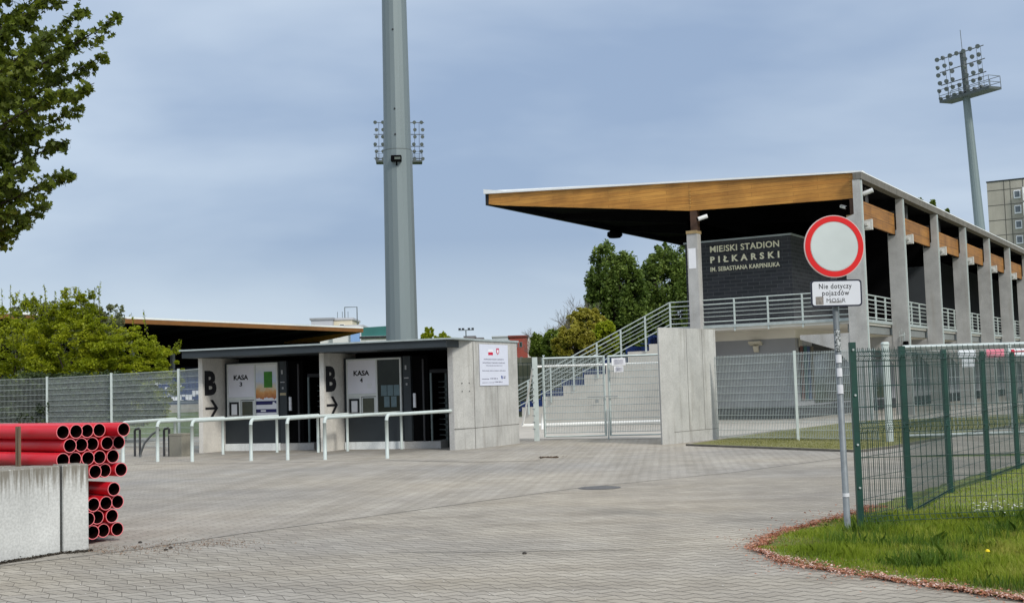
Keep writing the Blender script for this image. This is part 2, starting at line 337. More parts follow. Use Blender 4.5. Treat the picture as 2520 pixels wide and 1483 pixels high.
# far grass strip by the silver fence
STR=GX([(1690,1094),(2027,1107),(2113,1110),(2195,1100),(2313,1078),(2410,1060),(2600,1030),(2900,1000)])+[(60,70),(56,76)]+GX([(2519,1018),(2113,1036),(2000,1050),(1850,1069),(1775,1081)])
structure(sheet('grass_verge',STR,.016,mat('dry short grass',(.12,.125,.04),.95,0,1.3,col2=(.20,.19,.07),c2pos=(.35,.65),bump=.6,bscale=40)),'short worn grass verge behind the silver fence','verge')
kb=MB(); ks=GX([(1690,1096),(2027,1109),(2113,1112),(2195,1102),(2313,1080),(2410,1062),(2600,1032)])
for a,b in zip(ks[:-1],ks[1:]):
    a=Vector(a);b=Vector(b); t=(b-a).normalized(); n=Vector((-t.y,t.x))*.04
    kb.prism([tuple(a-n),tuple(b-n),tuple(b+n),tuple(a+n)],-.01,.05)
structure(kb.build('kerb',mat('dark damp kerb',(.13,.12,.10),.9,.25,4)),'low dark edging kerb of the grass verge','kerb')
# ============================================================ GRANDSTAND (local x along the stand, y towards the pitch)
O3=G(2150,1033); O3.z=0
RZ=math.radians(58.9); su=Vector((math.cos(RZ),math.sin(RZ),0)); sv_=Vector((-math.sin(RZ),math.cos(RZ),0))
def onU(px,py,u0): q=PLN(px,py,O3+su*u0,su)-O3; return q.dot(sv_),q.z
def onV(px,py,v0): q=PLN(px,py,O3+sv_*v0,sv_)-O3; return q.dot(su),q.z
M_wood=wood('orange brown glulam boards',(.50,.235,.04),(.62,.32,.065),.16)
M_wood2=wood('vertical grain wooden cladding',(.34,.155,.028),(.42,.20,.04),.42)
M_brick=brickmat('anthracite clinker brick',(.026,.029,.034),(.042,.045,.052),(.085,.09,.095),.52,.16,.012)
M_steelbrown=mat('rust brown steel post',(.07,.035,.02),.7,.3,4)
M_roofwhite=mat('white roof flashing',(.78,.80,.80),.5,.05,3)
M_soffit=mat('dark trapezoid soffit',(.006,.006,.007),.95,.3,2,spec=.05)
M_plaster=mat('grey render',(.32,.33,.35),.85,.06,.8,bump=.15)
M_beige=mat('pale beige fascia band',(.74,.71,.64),.8,.06,1,bump=.1)
M_cream=mat('cream painted concrete',(.52,.50,.45),.85,.08,.6,bump=.15)
M_gold=mat('cream gold letters',(1.0,.95,.70),.5,.03,5)
M_seat=mat('blue plastic seat',(.012,.035,.15),.45,.1,5)
M_seatw=mat('white plastic seat',(.72,.75,.78),.45,.05,5)
LEN=83.2
def roofprofile():      # (y, z) top and bottom of the deep edge beams
    return [(.28,9.42),(7.05,9.82),(16.83,10.39),(16.85,9.93),(16.1,9.80),(7.07,8.66),(.28,8.47)]
def seat_mb():
    s=MB(); s.prism([(-.2,.40),(.17,.43),(.20,.80),(.23,.80),(.22,.38),(-.2,.35)],-.21,.21,'y'); return s  # side profile (x,z)
def make_stand(name,label,loc,rz,detail=True,mirror=False):
    t=thing(name,label,'grandstand',loc,rz)
    Y=(lambda pts:[(-y,z) for y,z in pts]) if mirror else (lambda pts:pts)
    sg=-1 if mirror else 1
    def bx(mb,a,b):
        y0,y1=sorted((sg*a[1],sg*b[1])); return mb.box((a[0],y0,a[2]),(b[0],y1,b[2]))
    # roof slab + eave
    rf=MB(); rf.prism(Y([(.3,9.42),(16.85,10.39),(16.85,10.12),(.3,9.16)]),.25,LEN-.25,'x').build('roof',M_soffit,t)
    MB().prism(Y([(16.86,9.90),(17.03,9.90),(17.03,10.44),(16.86,10.40)]),.0,LEN,'x').build('eave_board',mat('darkened brown eave board',(.20,.085,.022),.7,.15,1) if mirror else M_dark,t)  # far eave brown darkened in its colour to offset the sun on it
    fl=MB(); fl.prism(Y([(-.05,9.49),(15.9,10.42),(17.05,10.62),(17.05,10.41),(-.05,9.42)]),-.12,.26,'x')
    fl.prism(Y([(-.05,9.46),(17.05,10.61),(17.05,10.41),(-.05,9.42)]),.26,LEN,'x'); fl.build('roof_flashing',M_roofwhite,t)
    for k in range(0,14):
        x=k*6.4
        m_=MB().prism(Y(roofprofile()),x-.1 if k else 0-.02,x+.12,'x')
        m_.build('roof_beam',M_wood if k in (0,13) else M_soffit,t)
    for k in range(14):
        x=6.4*k
        MB().prism(Y([(0,0),(.67,0),(.67,7.68),(.28,7.82),(.28,9.13),(0,9.13)]),x-.35,x,'x').build('column',M_conc_c,t)
        c=MB().prism(Y([(6.83,0),(7.28,0),(7.28,7.8),(6.83,7.8)]),x-.05,x+.35,'x'); 
        if k==0 or k==13 or mirror: c.build('front_column',M_conc_c,t)
        # corbel under the deck
        MB().prism(Y([(.67,2.7),(.67,3.32),(2.6,3.32),(2.6,3.15),(1.2,2.7),(.67,2.1)]),x-.33,x-.03,'x').build('corbel',M_conc_c,t)
    bx(MB(),(-.37,-.06,9.14),(LEN+.02,.25,9.40)).build('parapet_beam',M_conc_p,t)
    return t,Y,bx
M_conc_c=concrete('smooth grey column concrete',(.42,.42,.41),(.20,.16,.09),.28,streakscale=.7)
M_conc_p=concrete('mossy parapet concrete',(.17,.16,.14),(.05,.047,.04),.7,streakscale=2.2)
st,Y,bx=make_stand('grandstand','near grandstand with orange timber roof edge and dark brick box lettered MIEJSKI STADION',O3,RZ)
# post between front column and beam, and the same at the corner
for y in (6.95,.42):
    MB().box((-.0,y-.14 if y>1 else y-.08,7.82),(.26,y+.16 if y>1 else y+.1,8.75 if y>1 else 8.5)).build('steel_post',M_steelbrown,st)
for y in (6.82,.3): MB().box((-.08,y,7.70),(.42,y+(.47 if y>1 else .35),7.83)).build('column_cap',mat('ochre stained cap',(.33,.24,.12),.9,.2,4),st)
pl=MB()
for y,zb in ((.45,8.55),(7.06,8.75)):
    for i in range(6): pl.tube([(-.045,y,zb+.1+i*.13),(-.01,y,zb+.1+i*.13)],.03,6)
pl.build('beam_bolts',mat('brass coloured bolt',(.45,.26,.07),.5,.1,5),st)
a=onU(1693,612,-.05); b_=onU(1713,660,-.05)
MB().box((-.056,b_[0],b_[1]),(-.051,a[0],a[1])).build('notice',M_paper,st)
# pale strips painting the bright lit edge of the outer column faces
for k in range(13):
    MB().box((6.4*k-.31,-.05,.0),(6.4*k-.24,-.002,9.1)).build('lit_edge_strip',M_white_metal,st)
    if k<12:
        x0,x1=6.4*k+.12,6.4*(k+1)-.42
        MB().box((x0,.34,7.62),(x1,.42,8.50)).build('cladding_panel',M_wood2,st)
        MB().box((x1+.003,.33,7.58),(x1+.055,.62,8.62)).build('panel_bracket',M_dark,st)
        s_=MB()
        for q in (.30,.34): s_.box((x0+(x1-x0)*q,.38,8.503),(x0+(x1-x0)*q+.05,.43,9.13))
        s_.build('panel_hanger',mat('dull grey hanger',(.10,.10,.10),.7,.2,4),st)
# brick box on the deck, box front at x=2.6
BX0=2.6; yl=onU(1685,600,BX0)[0]; yr=onU(1944,578,BX0)[0]; zt=onU(1944,578,BX0)[1]
bb=MB().box((BX0,yr,3.9),(12.0,yl,zt)).build('brick_box',M_brick,st)
MB().box((BX0-.06,yr-.06,zt+.002),(12.1,yl+.06,zt+.07)).build('coping',M_alu,bb)
# lettering
def letters(s,px0,py0,px1,py1,bold,space=1.0):
    a=onU(px0,py1,BX0); c=onU(px1,py0,BX0); b2=onU(px1,py1,BX0)
    return a,c
def Z7(x,y): return ((1680+x/3.09)*.984,(420+y/3.09)*.984)
for s,(x0,yb0,yt0,x1),bo,sp in (('MIEJSKI STADION',(297,655,606,830),.014,1.06),('PIŁKARSKI',(299,737,686,832),.030,1.75),('IM. SEBASTIANA KARPINIUKA',(300,802,768,835),.012,1.06)):
    vL,zL=onU(*Z7(x0,yb0),BX0); vLt,zLt=onU(*Z7(x0,yt0),BX0); vR=onU(*Z7(x1,yb0-(x1-x0)*.066),BX0)[0]
    m_=text(s,vL-vR,zLt-zL,(BX0-.012,vL,zL),(0,-1,0),(0,0,1),.03,bo,sp); m_.build('lettering',M_gold,bb)
# long rooms seen between the columns, their shade painted near black
MB().box((12.05,3.9,3.9),(LEN-.5,9.2,8.5)).build('upper_rooms',mat('shade darkened room walls',(.009,.010,.012),.8,.25,.7,spec=.1),st)
MB().box((4.9,9.3,3.9),(LEN-.5,9.4,9.0)).build('rear_shade_screen',M_black,st)  # black screen added to keep the space under the roof dark
MB().box((14.40,.75,3.9),(14.47,1.95,6.9)).build('partition',mat('slate partition',(.05,.058,.066),.8,.1,1),st); MB().box((11.0,1.9,3.89),(11.12,3.9,8.6)).build('shade_screen',M_black,st)  # second box is a black sheet standing in for the first bay's shade
MB().box((14.5,.8,4.0),(14.7,3.9,9.0)).build('shade_partition',M_black,st)  # black sheet standing in for shade deeper in the stand
# lower storey
def frontwall(nm,z0,z1,m,e=0): return MB().box((BX0-e,yr-e,z0),(LEN-1,8.9,z1)).build(nm,m,st)
frontwall('brick_plinth',0,.52,M_brick,.02); frontwall('lower_wall',.522,3.33,M_plaster); frontwall('fascia_band',3.332,3.78,M_beige,.03)
MB().box((BX0+2.2,yr-.035,.6),(16,yr-.012,3.2)).build('dark_shopfront',mat('dark shopfront glass',(.01,.011,.013),.12,.2,2,spec=.6),st)
# posters behind glass: muted tall stripes of colour
for i,(c,x) in enumerate((((.10,.03,.025),3.0),((.02,.09,.10),3.5),((.02,.05,.14),3.95),((.12,.10,.07),4.4))):
    MB().box((x,yr-.062,.75),(x+.38,yr-.055,3.0)).build('poster',mat('faded poster %d'%i,c,.6,.4,2),st)
# deck
dk=MB(); dk.box((.32,.72,3.70),(BX0-.05,8.6,3.86)); dk.box((BX0-.05,.72,3.71),(LEN-.4,3.85,3.865)); dk.build('deck',M_beige,st)
de=MB(); de.box((.24,.66,3.80),(.318,8.62,3.92)); de.box((.40,.64,3.80),(LEN-.4,.70,3.92)); de.build('deck_edge',M_alu,st)
db=MB(); db.box((.45,.80,3.38),(LEN-.5,.95,3.69)); db.build('edge_channel',mat('grey channel steel',(.20,.215,.21),.6,.1,3),st)
# railings
RT=[0,-.19,-.36,-.52,-.69,-.90]
rl=MB()
def rail_run(mb,p0,p1,top,thin=.014,thick=.026):
    for j,dz in enumerate(RT):
        r=thick if j in (0,1,5) else thin
        mb.tube([(p0[0],p0[1],top[0]+dz),(p1[0],p1[1],top[1]+dz)],r,6)
ZD=3.9; TP=4.96
rail_run(rl,(.3,8.3),(.3,.75),(TP,TP)); rail_run(rl,(.42,.70),(LEN-.5,.70),(TP-.05,TP-.05)); rail_run(rl,(.3,8.3),(.3,16.6),(TP,TP-(8.3*.436)))
rl.build('railing',M_white_metal,st)
for i in range(6): y=8.3-i*1.41; MB().box((.27,y-.03,ZD-.25),(.33,y+.03,TP)).build('railing_post',M_white_metal,st)
for i in range(55): x=.7+i*1.5; MB().box((x-.03,.67,ZD-.05),(x+.03,.73,TP-.05)).build('railing_post',M_white_metal,st)
for i in range(1,8): y=8.3+i*1.16; z=TP-(y-8.3)*.436; MB().box((.27,y-.03,z-1.5),(.33,y+.03,z)).build('railing_post',M_white_metal,st)
# stair and terraces
prof=[(8.6,0),(8.6,3.28),(9.35,3.28)]; y=9.35; z=3.0
prof.append((y,z)); y+=1.0
rows=[(8.75,3.28),(9.30,2.99)]
for k in range(6):
    prof+=[(y,z),(y,z-.45)]; rows.append((y,z-.45)); y+=1.06; z-=.45
prof+=[(y,z),(y,0)]
MB().prism(prof,.36,LEN-1,'x').build('terrace',M_cream,st)
for (yy,zz_) in rows:
    for i in range(5):
        s=MB(); x=.5+i*.5; m_=MB().prism([(0,.36),(.38,.42),(.38,.46),(.05,.42),(.02,.80),(-.04,.80)],x,x+.43,'x')
        m_.v=[(a,b+yy+.12,c+zz_-.10) for a,b,c in m_.v]; m_.build('seat',M_seat,st)
    if len(rows)>0: 
        mm=MB().box((3.1,yy+.1,zz_+.0),(60,yy+.16,zz_+.48)); o_=mm.build('seats',M_seat,st,kind='stuff')
# lamp boxes on the outer face of the columns
lampm=mat('pale lamp housing',(.50,.49,.45),.5,.1,6)
wl=thing('wall_lamp','small pale box lamp on the first, nearest column of the grandstand','lamp',O3+su*(.10)+sv_*(-.10)+Vector((0,0,7.42)),RZ,'lamps on the grandstand columns')
MB().prism([(-.18,-.2),(.12,-.2),(.18,.16),(-.18,.2)],-.08,.10,'x').build('housing',lampm,wl)
MB().box((-.25,-.04,-.05),(-.081,.04,.05)).build('bracket',lampm,wl); MB().box((-.095,-.12,-.15),(-.082,.10,.10)).build('lens',mat('cloudy lens',(.62,.62,.6),.3,.05,4),wl)
words=['second','third','fourth','fifth','sixth']
for k in range(1,6):
    c=copytree(wl); c.location=O3+su*(6.4*k+.10)+sv_*(-.10)+Vector((0,0,7.42)); c['label']='small pale box lamp on the %s grandstand column counted from the corner'%words[k-1]
# cameras
def cctv(label,loc,rz,s=1.0):
    t=thing('security_camera',label,'security camera',loc,rz)
    MB().tube([(0,0,0),(.16*s,0,-.02*s),(.18*s,0,-.10*s)],.025*s,8).build('bracket',M_white_metal,t)
    b=MB(); b.tube([(.02*s,-.2*s,-.1*s),(.34*s,.0*s,.02*s)],[.085*s,.085*s],10); b.build('housing',mat('white camera housing',(.7,.71,.7),.4,.05,5),t)
    MB().tube([(-.02*s,-.225*s,-.115*s),(.0*s,-.21*s,-.106*s)],.07*s,10).build('lens',M_black,t)
cctv('white bullet camera on the brown post above the front column',O3+sv_*6.72+su*.05+Vector((0,0,8.36)),RZ-math.pi/2,1.0)
cctv('small pale camera beside the corner column under the roof',O3+sv_*.85+su*.1+Vector((0,0,8.25)),RZ+.4,.8)
cctv('long white camera high on the outer face of the corner column',O3+sv_*(-.03)+su*.35+Vector((0,0,8.72)),RZ-2.0,1.0)
# aerial on the second column
an=thing('antenna','thin metal aerial on the lower part of the second column','antenna',O3+su*6.0+sv_*.45+Vector((0,0,3.2)),RZ-.3)
q=MB(); q.tube([(0,0,-.9),(0,-.25,-.9),(0,-.3,.25)],.02,6)
q.tube([(-.4,-.3,.1),(.45,-.3,.2)],.012,5)
for i in range(5): q.tube([(-.36+i*.19,-.3,.32+(i%2)*.1),(-.3+i*.19,-.3,-.15)],.01,5)
q.build('dipole_rods',M_alu,an); MB().bbox((-.1,-.45,-.35),(.1,-.28,-.12),.02).build('junction_box',M_black,an)
# loudspeaker under the eave
sp_=thing('loudspeaker','black round loudspeaker hanging under the roof edge of the near grandstand','loudspeaker',O3+su*12.2+sv_*16.6+Vector((0,0,9.86)),RZ)
MB().lathe([(.02,-.42),(.3,-.40),(.42,-.28),(.40,-.1),(.2,.0),(.02,.02)],20).build('horn',M_black,sp_,True); MB().box((-.05,-.05,0),(.05,.05,.12)).build('bracket',M_black,sp_)
# wall floodlight on lower wall + little sign
v0,z0=onU(1862,850,BX0)
fl=thing('wall_floodlight','cream floodlight on the grey lower wall beneath the deck','lamp',O3+su*(BX0-.03)+sv_*v0+Vector((0,0,z0)),RZ)
MB().prism([(-.32,.10),(-.30,.18),(-.02,.12),(-.02,.0)],-.26,.26,'y').build('shade',mat('cream lamp shade',(.62,.58,.47),.5,.1,5),fl)
MB().prism([(-.20,-.02),(-.02,.0),(-.02,-.28),(-.10,-.26)],-.10,.10,'y').build('arm',mat('cream lamp shade',(0,0,0)),fl)
MB().box((BX0-.001,yr+.01,2.7),(BX0+.0,yr+.02,2.71)) 
v1,z1=onU(1967,843,BX0)
MB().box((BX0+.3,yr-.05,2.95),(BX0+.75,yr-.032,3.3)).build('vent_grille',mat('beige vent',(.36,.35,.31),.6,.1,8),st)
# ============================================================ OPPOSITE STAND
op,Yo,bxo=make_stand('grandstand','far grandstand across the pitch, black beneath its long brown roof edge',O3+sv_*(93+17)+su*5.0,RZ,mirror=True)
bxo(MB(),(.5,3.0,0),(LEN-.5,3.2,9.3)).build('shade_backing',M_black,op)  # black walls put in to keep the far stand's interior dark
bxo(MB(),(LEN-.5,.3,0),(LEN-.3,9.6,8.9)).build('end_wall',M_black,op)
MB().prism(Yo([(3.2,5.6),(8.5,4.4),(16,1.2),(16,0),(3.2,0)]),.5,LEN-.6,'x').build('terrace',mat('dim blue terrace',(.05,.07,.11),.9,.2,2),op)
MB().prism(Yo([(16,0),(17,0),(17,.9),(16,.9)]),.5,LEN-.6,'x').build('front_wall',M_conc,op)
cand=[]
for r in range(14):
    yy=16-.4-r*.55; zz_=1.2+(16-yy)*.42
    for i in range(150):
        x=1+i*.54
        P=O3+sv_*(110-yy)+su*(5+x)+Vector((0,0,zz_))
        dd=P-CAM; zc_=dd.dot(cf); px=PW/2+FP*dd.dot(cr)/zc_; py=PH/2-FP*dd.dot(cu)/zc_
        if 375<px<486: cand.append((zc_,x,yy,zz_))
cand.sort(); 
blk=MB()
for i,(d_,x,yy,zz_) in enumerate(cand):
    m_=MB().box((x-.22,-yy-.03,zz_),(x+.22,-yy+.03,zz_+.42)); m_.box((x-.2,-yy-.4,zz_),(x+.2,-yy-.03,zz_+.06))
    wht=(int(x*1.3+yy*2.1)%5==0) or (int(x/1.6)+int(yy*3))%7==0
    if i<95 or (wht and i<98): m_.build('seat',M_seatw if wht else M_seat,op)
    else: blk.v,blk.f=(blk.add(m_.v,m_.f).v,blk.f)
if blk.v: blk.build('seats',M_seat,op,kind='stuff')
# ============================================================ TICKET OFFICE (local x along the front, y to the back)
K0=Vector((-9.2,36.3,0)); KRZ=math.radians(-20.5)
ks_=thing('ticket_office','low dark ticket office with B fin walls and windows KASA 3 and KASA 4','ticket office',K0,KRZ)
M_anth=mat('anthracite sheet metal',(.028,.036,.042),.5,.12,1.2,bump=.05)
M_conc_f=concrete('lightened fin wall concrete',(.66,.64,.59),(.3,.27,.22),.3)  # paler than the other concrete to make up for the roof's shade
M_edge=mat('weathered zinc edge',(.34,.39,.39),.5,.15,3)
M_ofr=mat('light grey window frame',(.66,.69,.67),.5,.06,4)
M_panel=mat('lilac grey panel',(.78,.78,.84),.55,.04,3)
M_plinth=concrete('white grey plinth',(.78,.82,.82),(.3,.3,.3),.4)
rf_=MB().box((-.12,-.62,2.745),(8.16,3.9,2.94)).build('roof',M_anth,ks_)
MB().box((-.18,-.68,2.942),(8.42,3.95,2.985)).build('roof_edge',M_edge,rf_)
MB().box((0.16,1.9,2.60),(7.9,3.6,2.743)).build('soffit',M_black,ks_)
for i,x in enumerate((0,4.0)):
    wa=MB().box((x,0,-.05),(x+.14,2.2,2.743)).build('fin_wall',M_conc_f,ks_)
    # the letter and the arrow painted on the side facing the square
    X=x+.143
    text('B',.60,.72,(X,.10,1.66),(0,1,0),(0,0,1),.004,.05).build('letter',M_ink,wa)
    ar=MB(); yc=.40; zc_=1.28
    ar.add([(X+.003,.12,zc_-.035),(X+.003,.64,zc_-.035),(X+.003,.64,zc_+.035),(X+.003,.12,zc_+.035)],[(0,1,2,3)])
    for sgn in (1,-1):
        ar.add([(X+.0035,.62,zc_),(X+.0035,.36,zc_+sgn*.25),(X+.0035,.51,zc_+sgn*.25),(X+.0035,.77,zc_)],[(0,1,2,3)])
    ar.build('arrow',M_ink,wa)
Bd=1.1
def booth(x0,num,poster):
    b=MB().box((x0+.0,Bd+.03,.0),(x0+1.86,3.5,2.60)).build('booth_wall',M_anth,ks_)
    MB().box((x0,Bd-.02,-.03),(x0+1.88,Bd+.028,.21)).build('plinth',M_plinth,ks_)
    MB().box((x0+1.885,Bd+.0,.0),(x0+3.0,3.5,.20)).build('side_plinth',M_conc_c,ks_)
    # window frame
    fr=MB(); F=.045; zb,zt_=.93,2.57
    fr.box((x0+.10,Bd-.03,zb),(x0+1.83,Bd+.028,zb+F)); fr.box((x0+.10,Bd-.03,zt_-F),(x0+1.83,Bd+.028,zt_))
    for xx in (x0+.10,x0+1.04,x0+1.79): fr.box((xx,Bd-.031,zb+F),(xx+F,Bd+.027,zt_-F))
    fr.box((x0+.10+F,Bd-.031,1.50),(x0+1.04,Bd+.027,1.58)); fr.box((x0+.51,Bd-.031,zb+F),(x0+.56,Bd+.027,1.50))
    f=fr.build('window_frame',M_ofr,ks_)
    MB().box((x0+.146,Bd-.012,1.582),(x0+1.038,Bd+.02,2.523)).build('name_panel',M_panel,f)
    text('KASA',.50,.15,(x0+.33,Bd-.014,2.09),(1,0,0),(0,0,1),.004,.03).build('lettering',M_ink,f)
    text(num,.09,.13,(x0+.53,Bd-.014,1.90),(1,0,0),(0,0,1),.004,.03).build('lettering',M_ink,f)
    MB().box((x0+.15,Bd-.018,.98),(x0+.505,Bd+.02,1.498)).build('notice_board',M_ofr,f)
    MB().box((x0+.18,Bd-.04,1.04),(x0+.50,Bd-.02,1.44)).build('notice_frame',M_dark,f)
    MB().box((x0+.26,Bd-.05,1.06),(x0+.45,Bd-.042,1.38)).build('notice_paper',M_paper,f)
    MB().box((x0+.57,Bd-.0,.98),(x0+1.03,Bd+.02,1.48)).build('hatch_surround',M_ofr,f)
    MB().box((x0+.61,Bd-.02,1.04),(x0+.96,Bd-.004,1.45)).build('hatch_glass',mat('olive dark glass',(.03,.032,.012),.15,.3,3,spec=.6),f)
    X0,X1=x0+1.09,x0+1.785
    if poster:
        MB().box((X0,Bd-.012,.98),(X1,Bd+.02,2.52)).build('poster',M_poster,f)
        MB().box((X0+.28,Bd-.018,1.84),(X0+.56,Bd-.013,2.31)).build('green_field',mat('green poster field',(.05,.22,.025),.6,.25,4),f)
        s=MB(); s.box((X0+.001,Bd-.018,1.34),(X1-.001,Bd-.013,1.45)); s.box((X0+.001,Bd-.018,1.11),(X1-.001,Bd-.013,1.21)); s.build('blue_stripes',mat('navy stripe',(.012,.012,.10),.6,.1,4),f)
        s=MB(); s.add([(X1-.14,Bd-.02,1.34),(X1-.001,Bd-.02,1.34),(X1-.001,Bd-.02,1.36),(X1-.09,Bd-.02,1.42),(X1-.12,Bd-.02,1.42)],[(0,1,2,3,4)]); s.build('white_point',M_paper,f)
        s=MB(); s.box((X0+.16,Bd-.0185,1.135),(X0+.33,Bd-.0182,1.185)); s.build('white_label',M_paper,f)
    else:
        MB().box((X0,Bd-.0,.98),(X1,Bd+.02,2.52)).build('window_glass',M_glassd,f)
        for a_ in range(3): MB().box((X0+.10+a_*.2,Bd-.006,1.50),(X0+.28+a_*.2,Bd-.002,1.80)).build('paper_notice',M_papert,f)
        for a_ in range(2): MB().box((X0+.19+a_*.22,Bd-.006,1.18),(X0+.36+a_*.22,Bd-.002,1.48)).build('paper_notice',M_papert,f)
        MB().box((x0+.76,Bd-.02,1.73),(x0+.90,Bd-.013,1.87)).build('white_sticker',M_paper,f)
    # dark door jamb and side with stickers
    MB().box((x0+1.89,Bd+.0,.21),(x0+2.12,3.5,2.60)).build('jamb',M_anth,ks_)
    sk=MB(); 
    for (sx_,sz_,w_,h_) in ((.06,2.22,.05,.12),(.03,1.97,.14,.03),(.08,1.78,.05,.06)): sk.box((x0+1.89+sx_,Bd-.008,sz_),(x0+1.89+sx_+w_,Bd-.002,sz_+h_))
    sk.build('stickers',mat('faded sticker',(.4,.41,.42),.6,.3,20),ks_)
    if poster: MB().box((x0+1.90,Bd-.008,1.60),(x0+2.10,Bd-.002,1.67)).build('sticker_strip',mat('tan sticker',(.45,.38,.24),.6,.3,15),ks_)
    MB().bbox((x0+2.16,Bd+.03,1.15),(x0+2.24,Bd+.10,1.55),.015).build('door_handle',M_paper,ks_)
    MB().box((x0+2.121,Bd+.12,.21),(x0+2.6,3.5,2.60)).build('dark_door',M_black,ks_)
    MB().box((x0+2.45,Bd+.06,.2),(x0+2.50,Bd+.11,2.5)).build('door_post',mat('dim post',(.035,.035,.038),.6,.2,3),ks_)
M_poster=mat('poster sky and wheat field',(.7,.73,.78),.6,.1,2)
def posterm():
    t=M_poster.node_tree; b=t.nodes['Principled BSDF']; tc=t.nodes.new('ShaderNodeTexCoord'); sp=t.nodes.new('ShaderNodeSeparateXYZ'); t.links.new(tc.outputs['Object'],sp.inputs[0])
    n=t.nodes.new('ShaderNodeTexNoise'); n.inputs['Scale'].default_value=7; n.inputs['Detail'].default_value=4; t.links.new(tc.outputs['Object'],n.inputs['Vector'])
    a=t.nodes.new('ShaderNodeMath'); a.operation='MULTIPLY_ADD'; a.inputs[1].default_value=.35; t.links.new(n.outputs['Fac'],a.inputs[0]); t.links.new(sp.outputs[2],a.inputs[2])
    mr=t.nodes.new('ShaderNodeMapRange'); mr.inputs[1].default_value=1.6; mr.inputs[2].default_value=2.7; t.links.new(a.outputs[0],mr.inputs[0])
    r=t.nodes.new('ShaderNodeValToRGB'); e=r.color_ramp.elements; e[0].position=0.09; e[0].color=(.8,.8,.84,1); e[1].position=1; e[1].color=(.78,.80,.80,1)
    for p,c in ((.095,(.45,.14,.05)),(.24,(.72,.36,.12)),(.38,(.70,.60,.42)),(.55,(.55,.63,.78)),(.8,(.70,.74,.80))):
        q=e.new(p); q.color=(*c,1)
    t.links.new(mr.outputs[0],r.inputs[0]); t.links.new(r.outputs[0],b.inputs['Base Color'])
posterm()
M_glassd=mat('dark reflecting window glass',(.014,.018,.010),.12,.4,1.5,spec=.25)
M_papert=mat('paper behind glass',(.11,.17,.19),.4,.15,9)
booth(.16,'3',True); booth(4.17,'4',False)
MB().box((.15,3.55,0),(7.9,3.6,2.74)).build('shade_backing',M_black,ks_)  # black panel across the open passages, painting the dark under the deep roof
# turnstiles
def turnstile(x0,label):
    t=thing('turnstile',label,'turnstile',K0+Vector((math.cos(KRZ),math.sin(KRZ),0))*x0+Vector((-math.sin(KRZ),math.cos(KRZ),0))*1.15,KRZ,'full height turnstiles of the ticket office')
    MB().box((0,0,0),(.05,.06,2.1)).build('frame_post',mat('dull turnstile steel',(.12,.15,.15),.4,.15,4,.5),t); MB().box((.56,0,0),(.62,.06,2.1)).build('frame_post',MATS['dull turnstile steel'],t)
    MB().box((0,0,2.102),(.62,.9,2.2)).build('top_frame',M_dark,t)
    r=MB(); r.tube([(.28,.5,0),(.28,.5,2.1)],.05,10)
    for i in range(11):
        for a_ in (0,2.1,4.2): r.tube([(.28,.5,.35+i*.15),(.28+.27*math.cos(a_+.9),.5+.42*math.sin(a_+.9),.35+i*.15)],.017,5)
    r.build('rotor',MATS['dull turnstile steel'],t)
turnstile(2.95,'dark full height turnstile left of the second B wall'); turnstile(6.86,'dark full height turnstile beside the pale concrete end wall')
# concrete end building of the office
kx=Vector((math.cos(KRZ),math.sin(KRZ),0)); ky=Vector((-kx.y,kx.x,0))
A=K0+kx*7.92; B_=K0+kx*8.06; C_=Vector((-1.12,33.98,0)); D_=Vector((.10,36.45,0))
hw=thing('concrete_hut','pale cast concrete end wall of the ticket office carrying the white government poster','concrete building',A,0)
loc=lambda p:(p.x-A.x,p.y-A.y)
Bk=D_+Vector((-2.2,1.3,0)); Ak=A+ky*3.6
MB().prism([loc(A),loc(B_),loc(B_+ky*.18),loc(A+ky*.18)],-.03,2.93).build('edge_pillar',M_conc_c,hw)
poly=[B_+ky*.05,C_,D_,Bk,Ak,A+ky*.19,B_+ky*.19]
MB().prism([loc(p) for p in poly],-.03,2.93).build('wall',M_conc_b,hw)
def grow(pl,d):
    c=sum((p for p in pl),Vector((0,0,0)))/len(pl); return [p+(p-c).normalized()*d for p in pl]
MB().prism([loc(p) for p in grow([A,C_,D_,Bk,Ak],.07)],2.932,2.985).build('roof_edge',M_edge,hw)
# joints of the formwork on both faces
cd_=(D_-C_).normalized(); cn=Vector((cd_.y,-cd_.x,0)); LC=(D_-C_).length
jm=MB()
def vjoint(mb,org,dr,nr,s,z0,z1,w_=.02):
    p=org+dr*s; q=p+dr*w_
    o_=nr*.003
    mb.add([(loc(p+o_)+(z0,)),(loc(q+o_)+(z0,)),(loc(q+o_)+(z1,)),(loc(p+o_)+(z1,))],[(0,1,2,3)])
vjoint(jm,C_,cd_,cn,.02,0,2.9,.03); vjoint(jm,C_,cd_,cn,LC*.52,.55,1.9); vjoint(jm,C_,cd_,cn,.0,.55,.57,LC)
be=(C_-B_).normalized(); bn=Vector((be.y,-be.x,0)); vjoint(jm,B_,be,bn,.0,.55,.57,(C_-B_).length)
jm.build('formwork_joint',mat('dark formwork joint',(.17,.165,.15),.95,.2,6),hw)  # joint lines in a plain darker grey
hl=MB()
for s_,z_ in ((.22,1.78),(.48,1.78),(.22,1.56),(.48,1.56)):
    p=B_+be*(s_+.1)+bn*.004; hl.tube([loc(p)+(z_,),loc(p-bn*.003)+(z_,)],.018,8)
hl.build('anchor_holes',M_dark,hw)
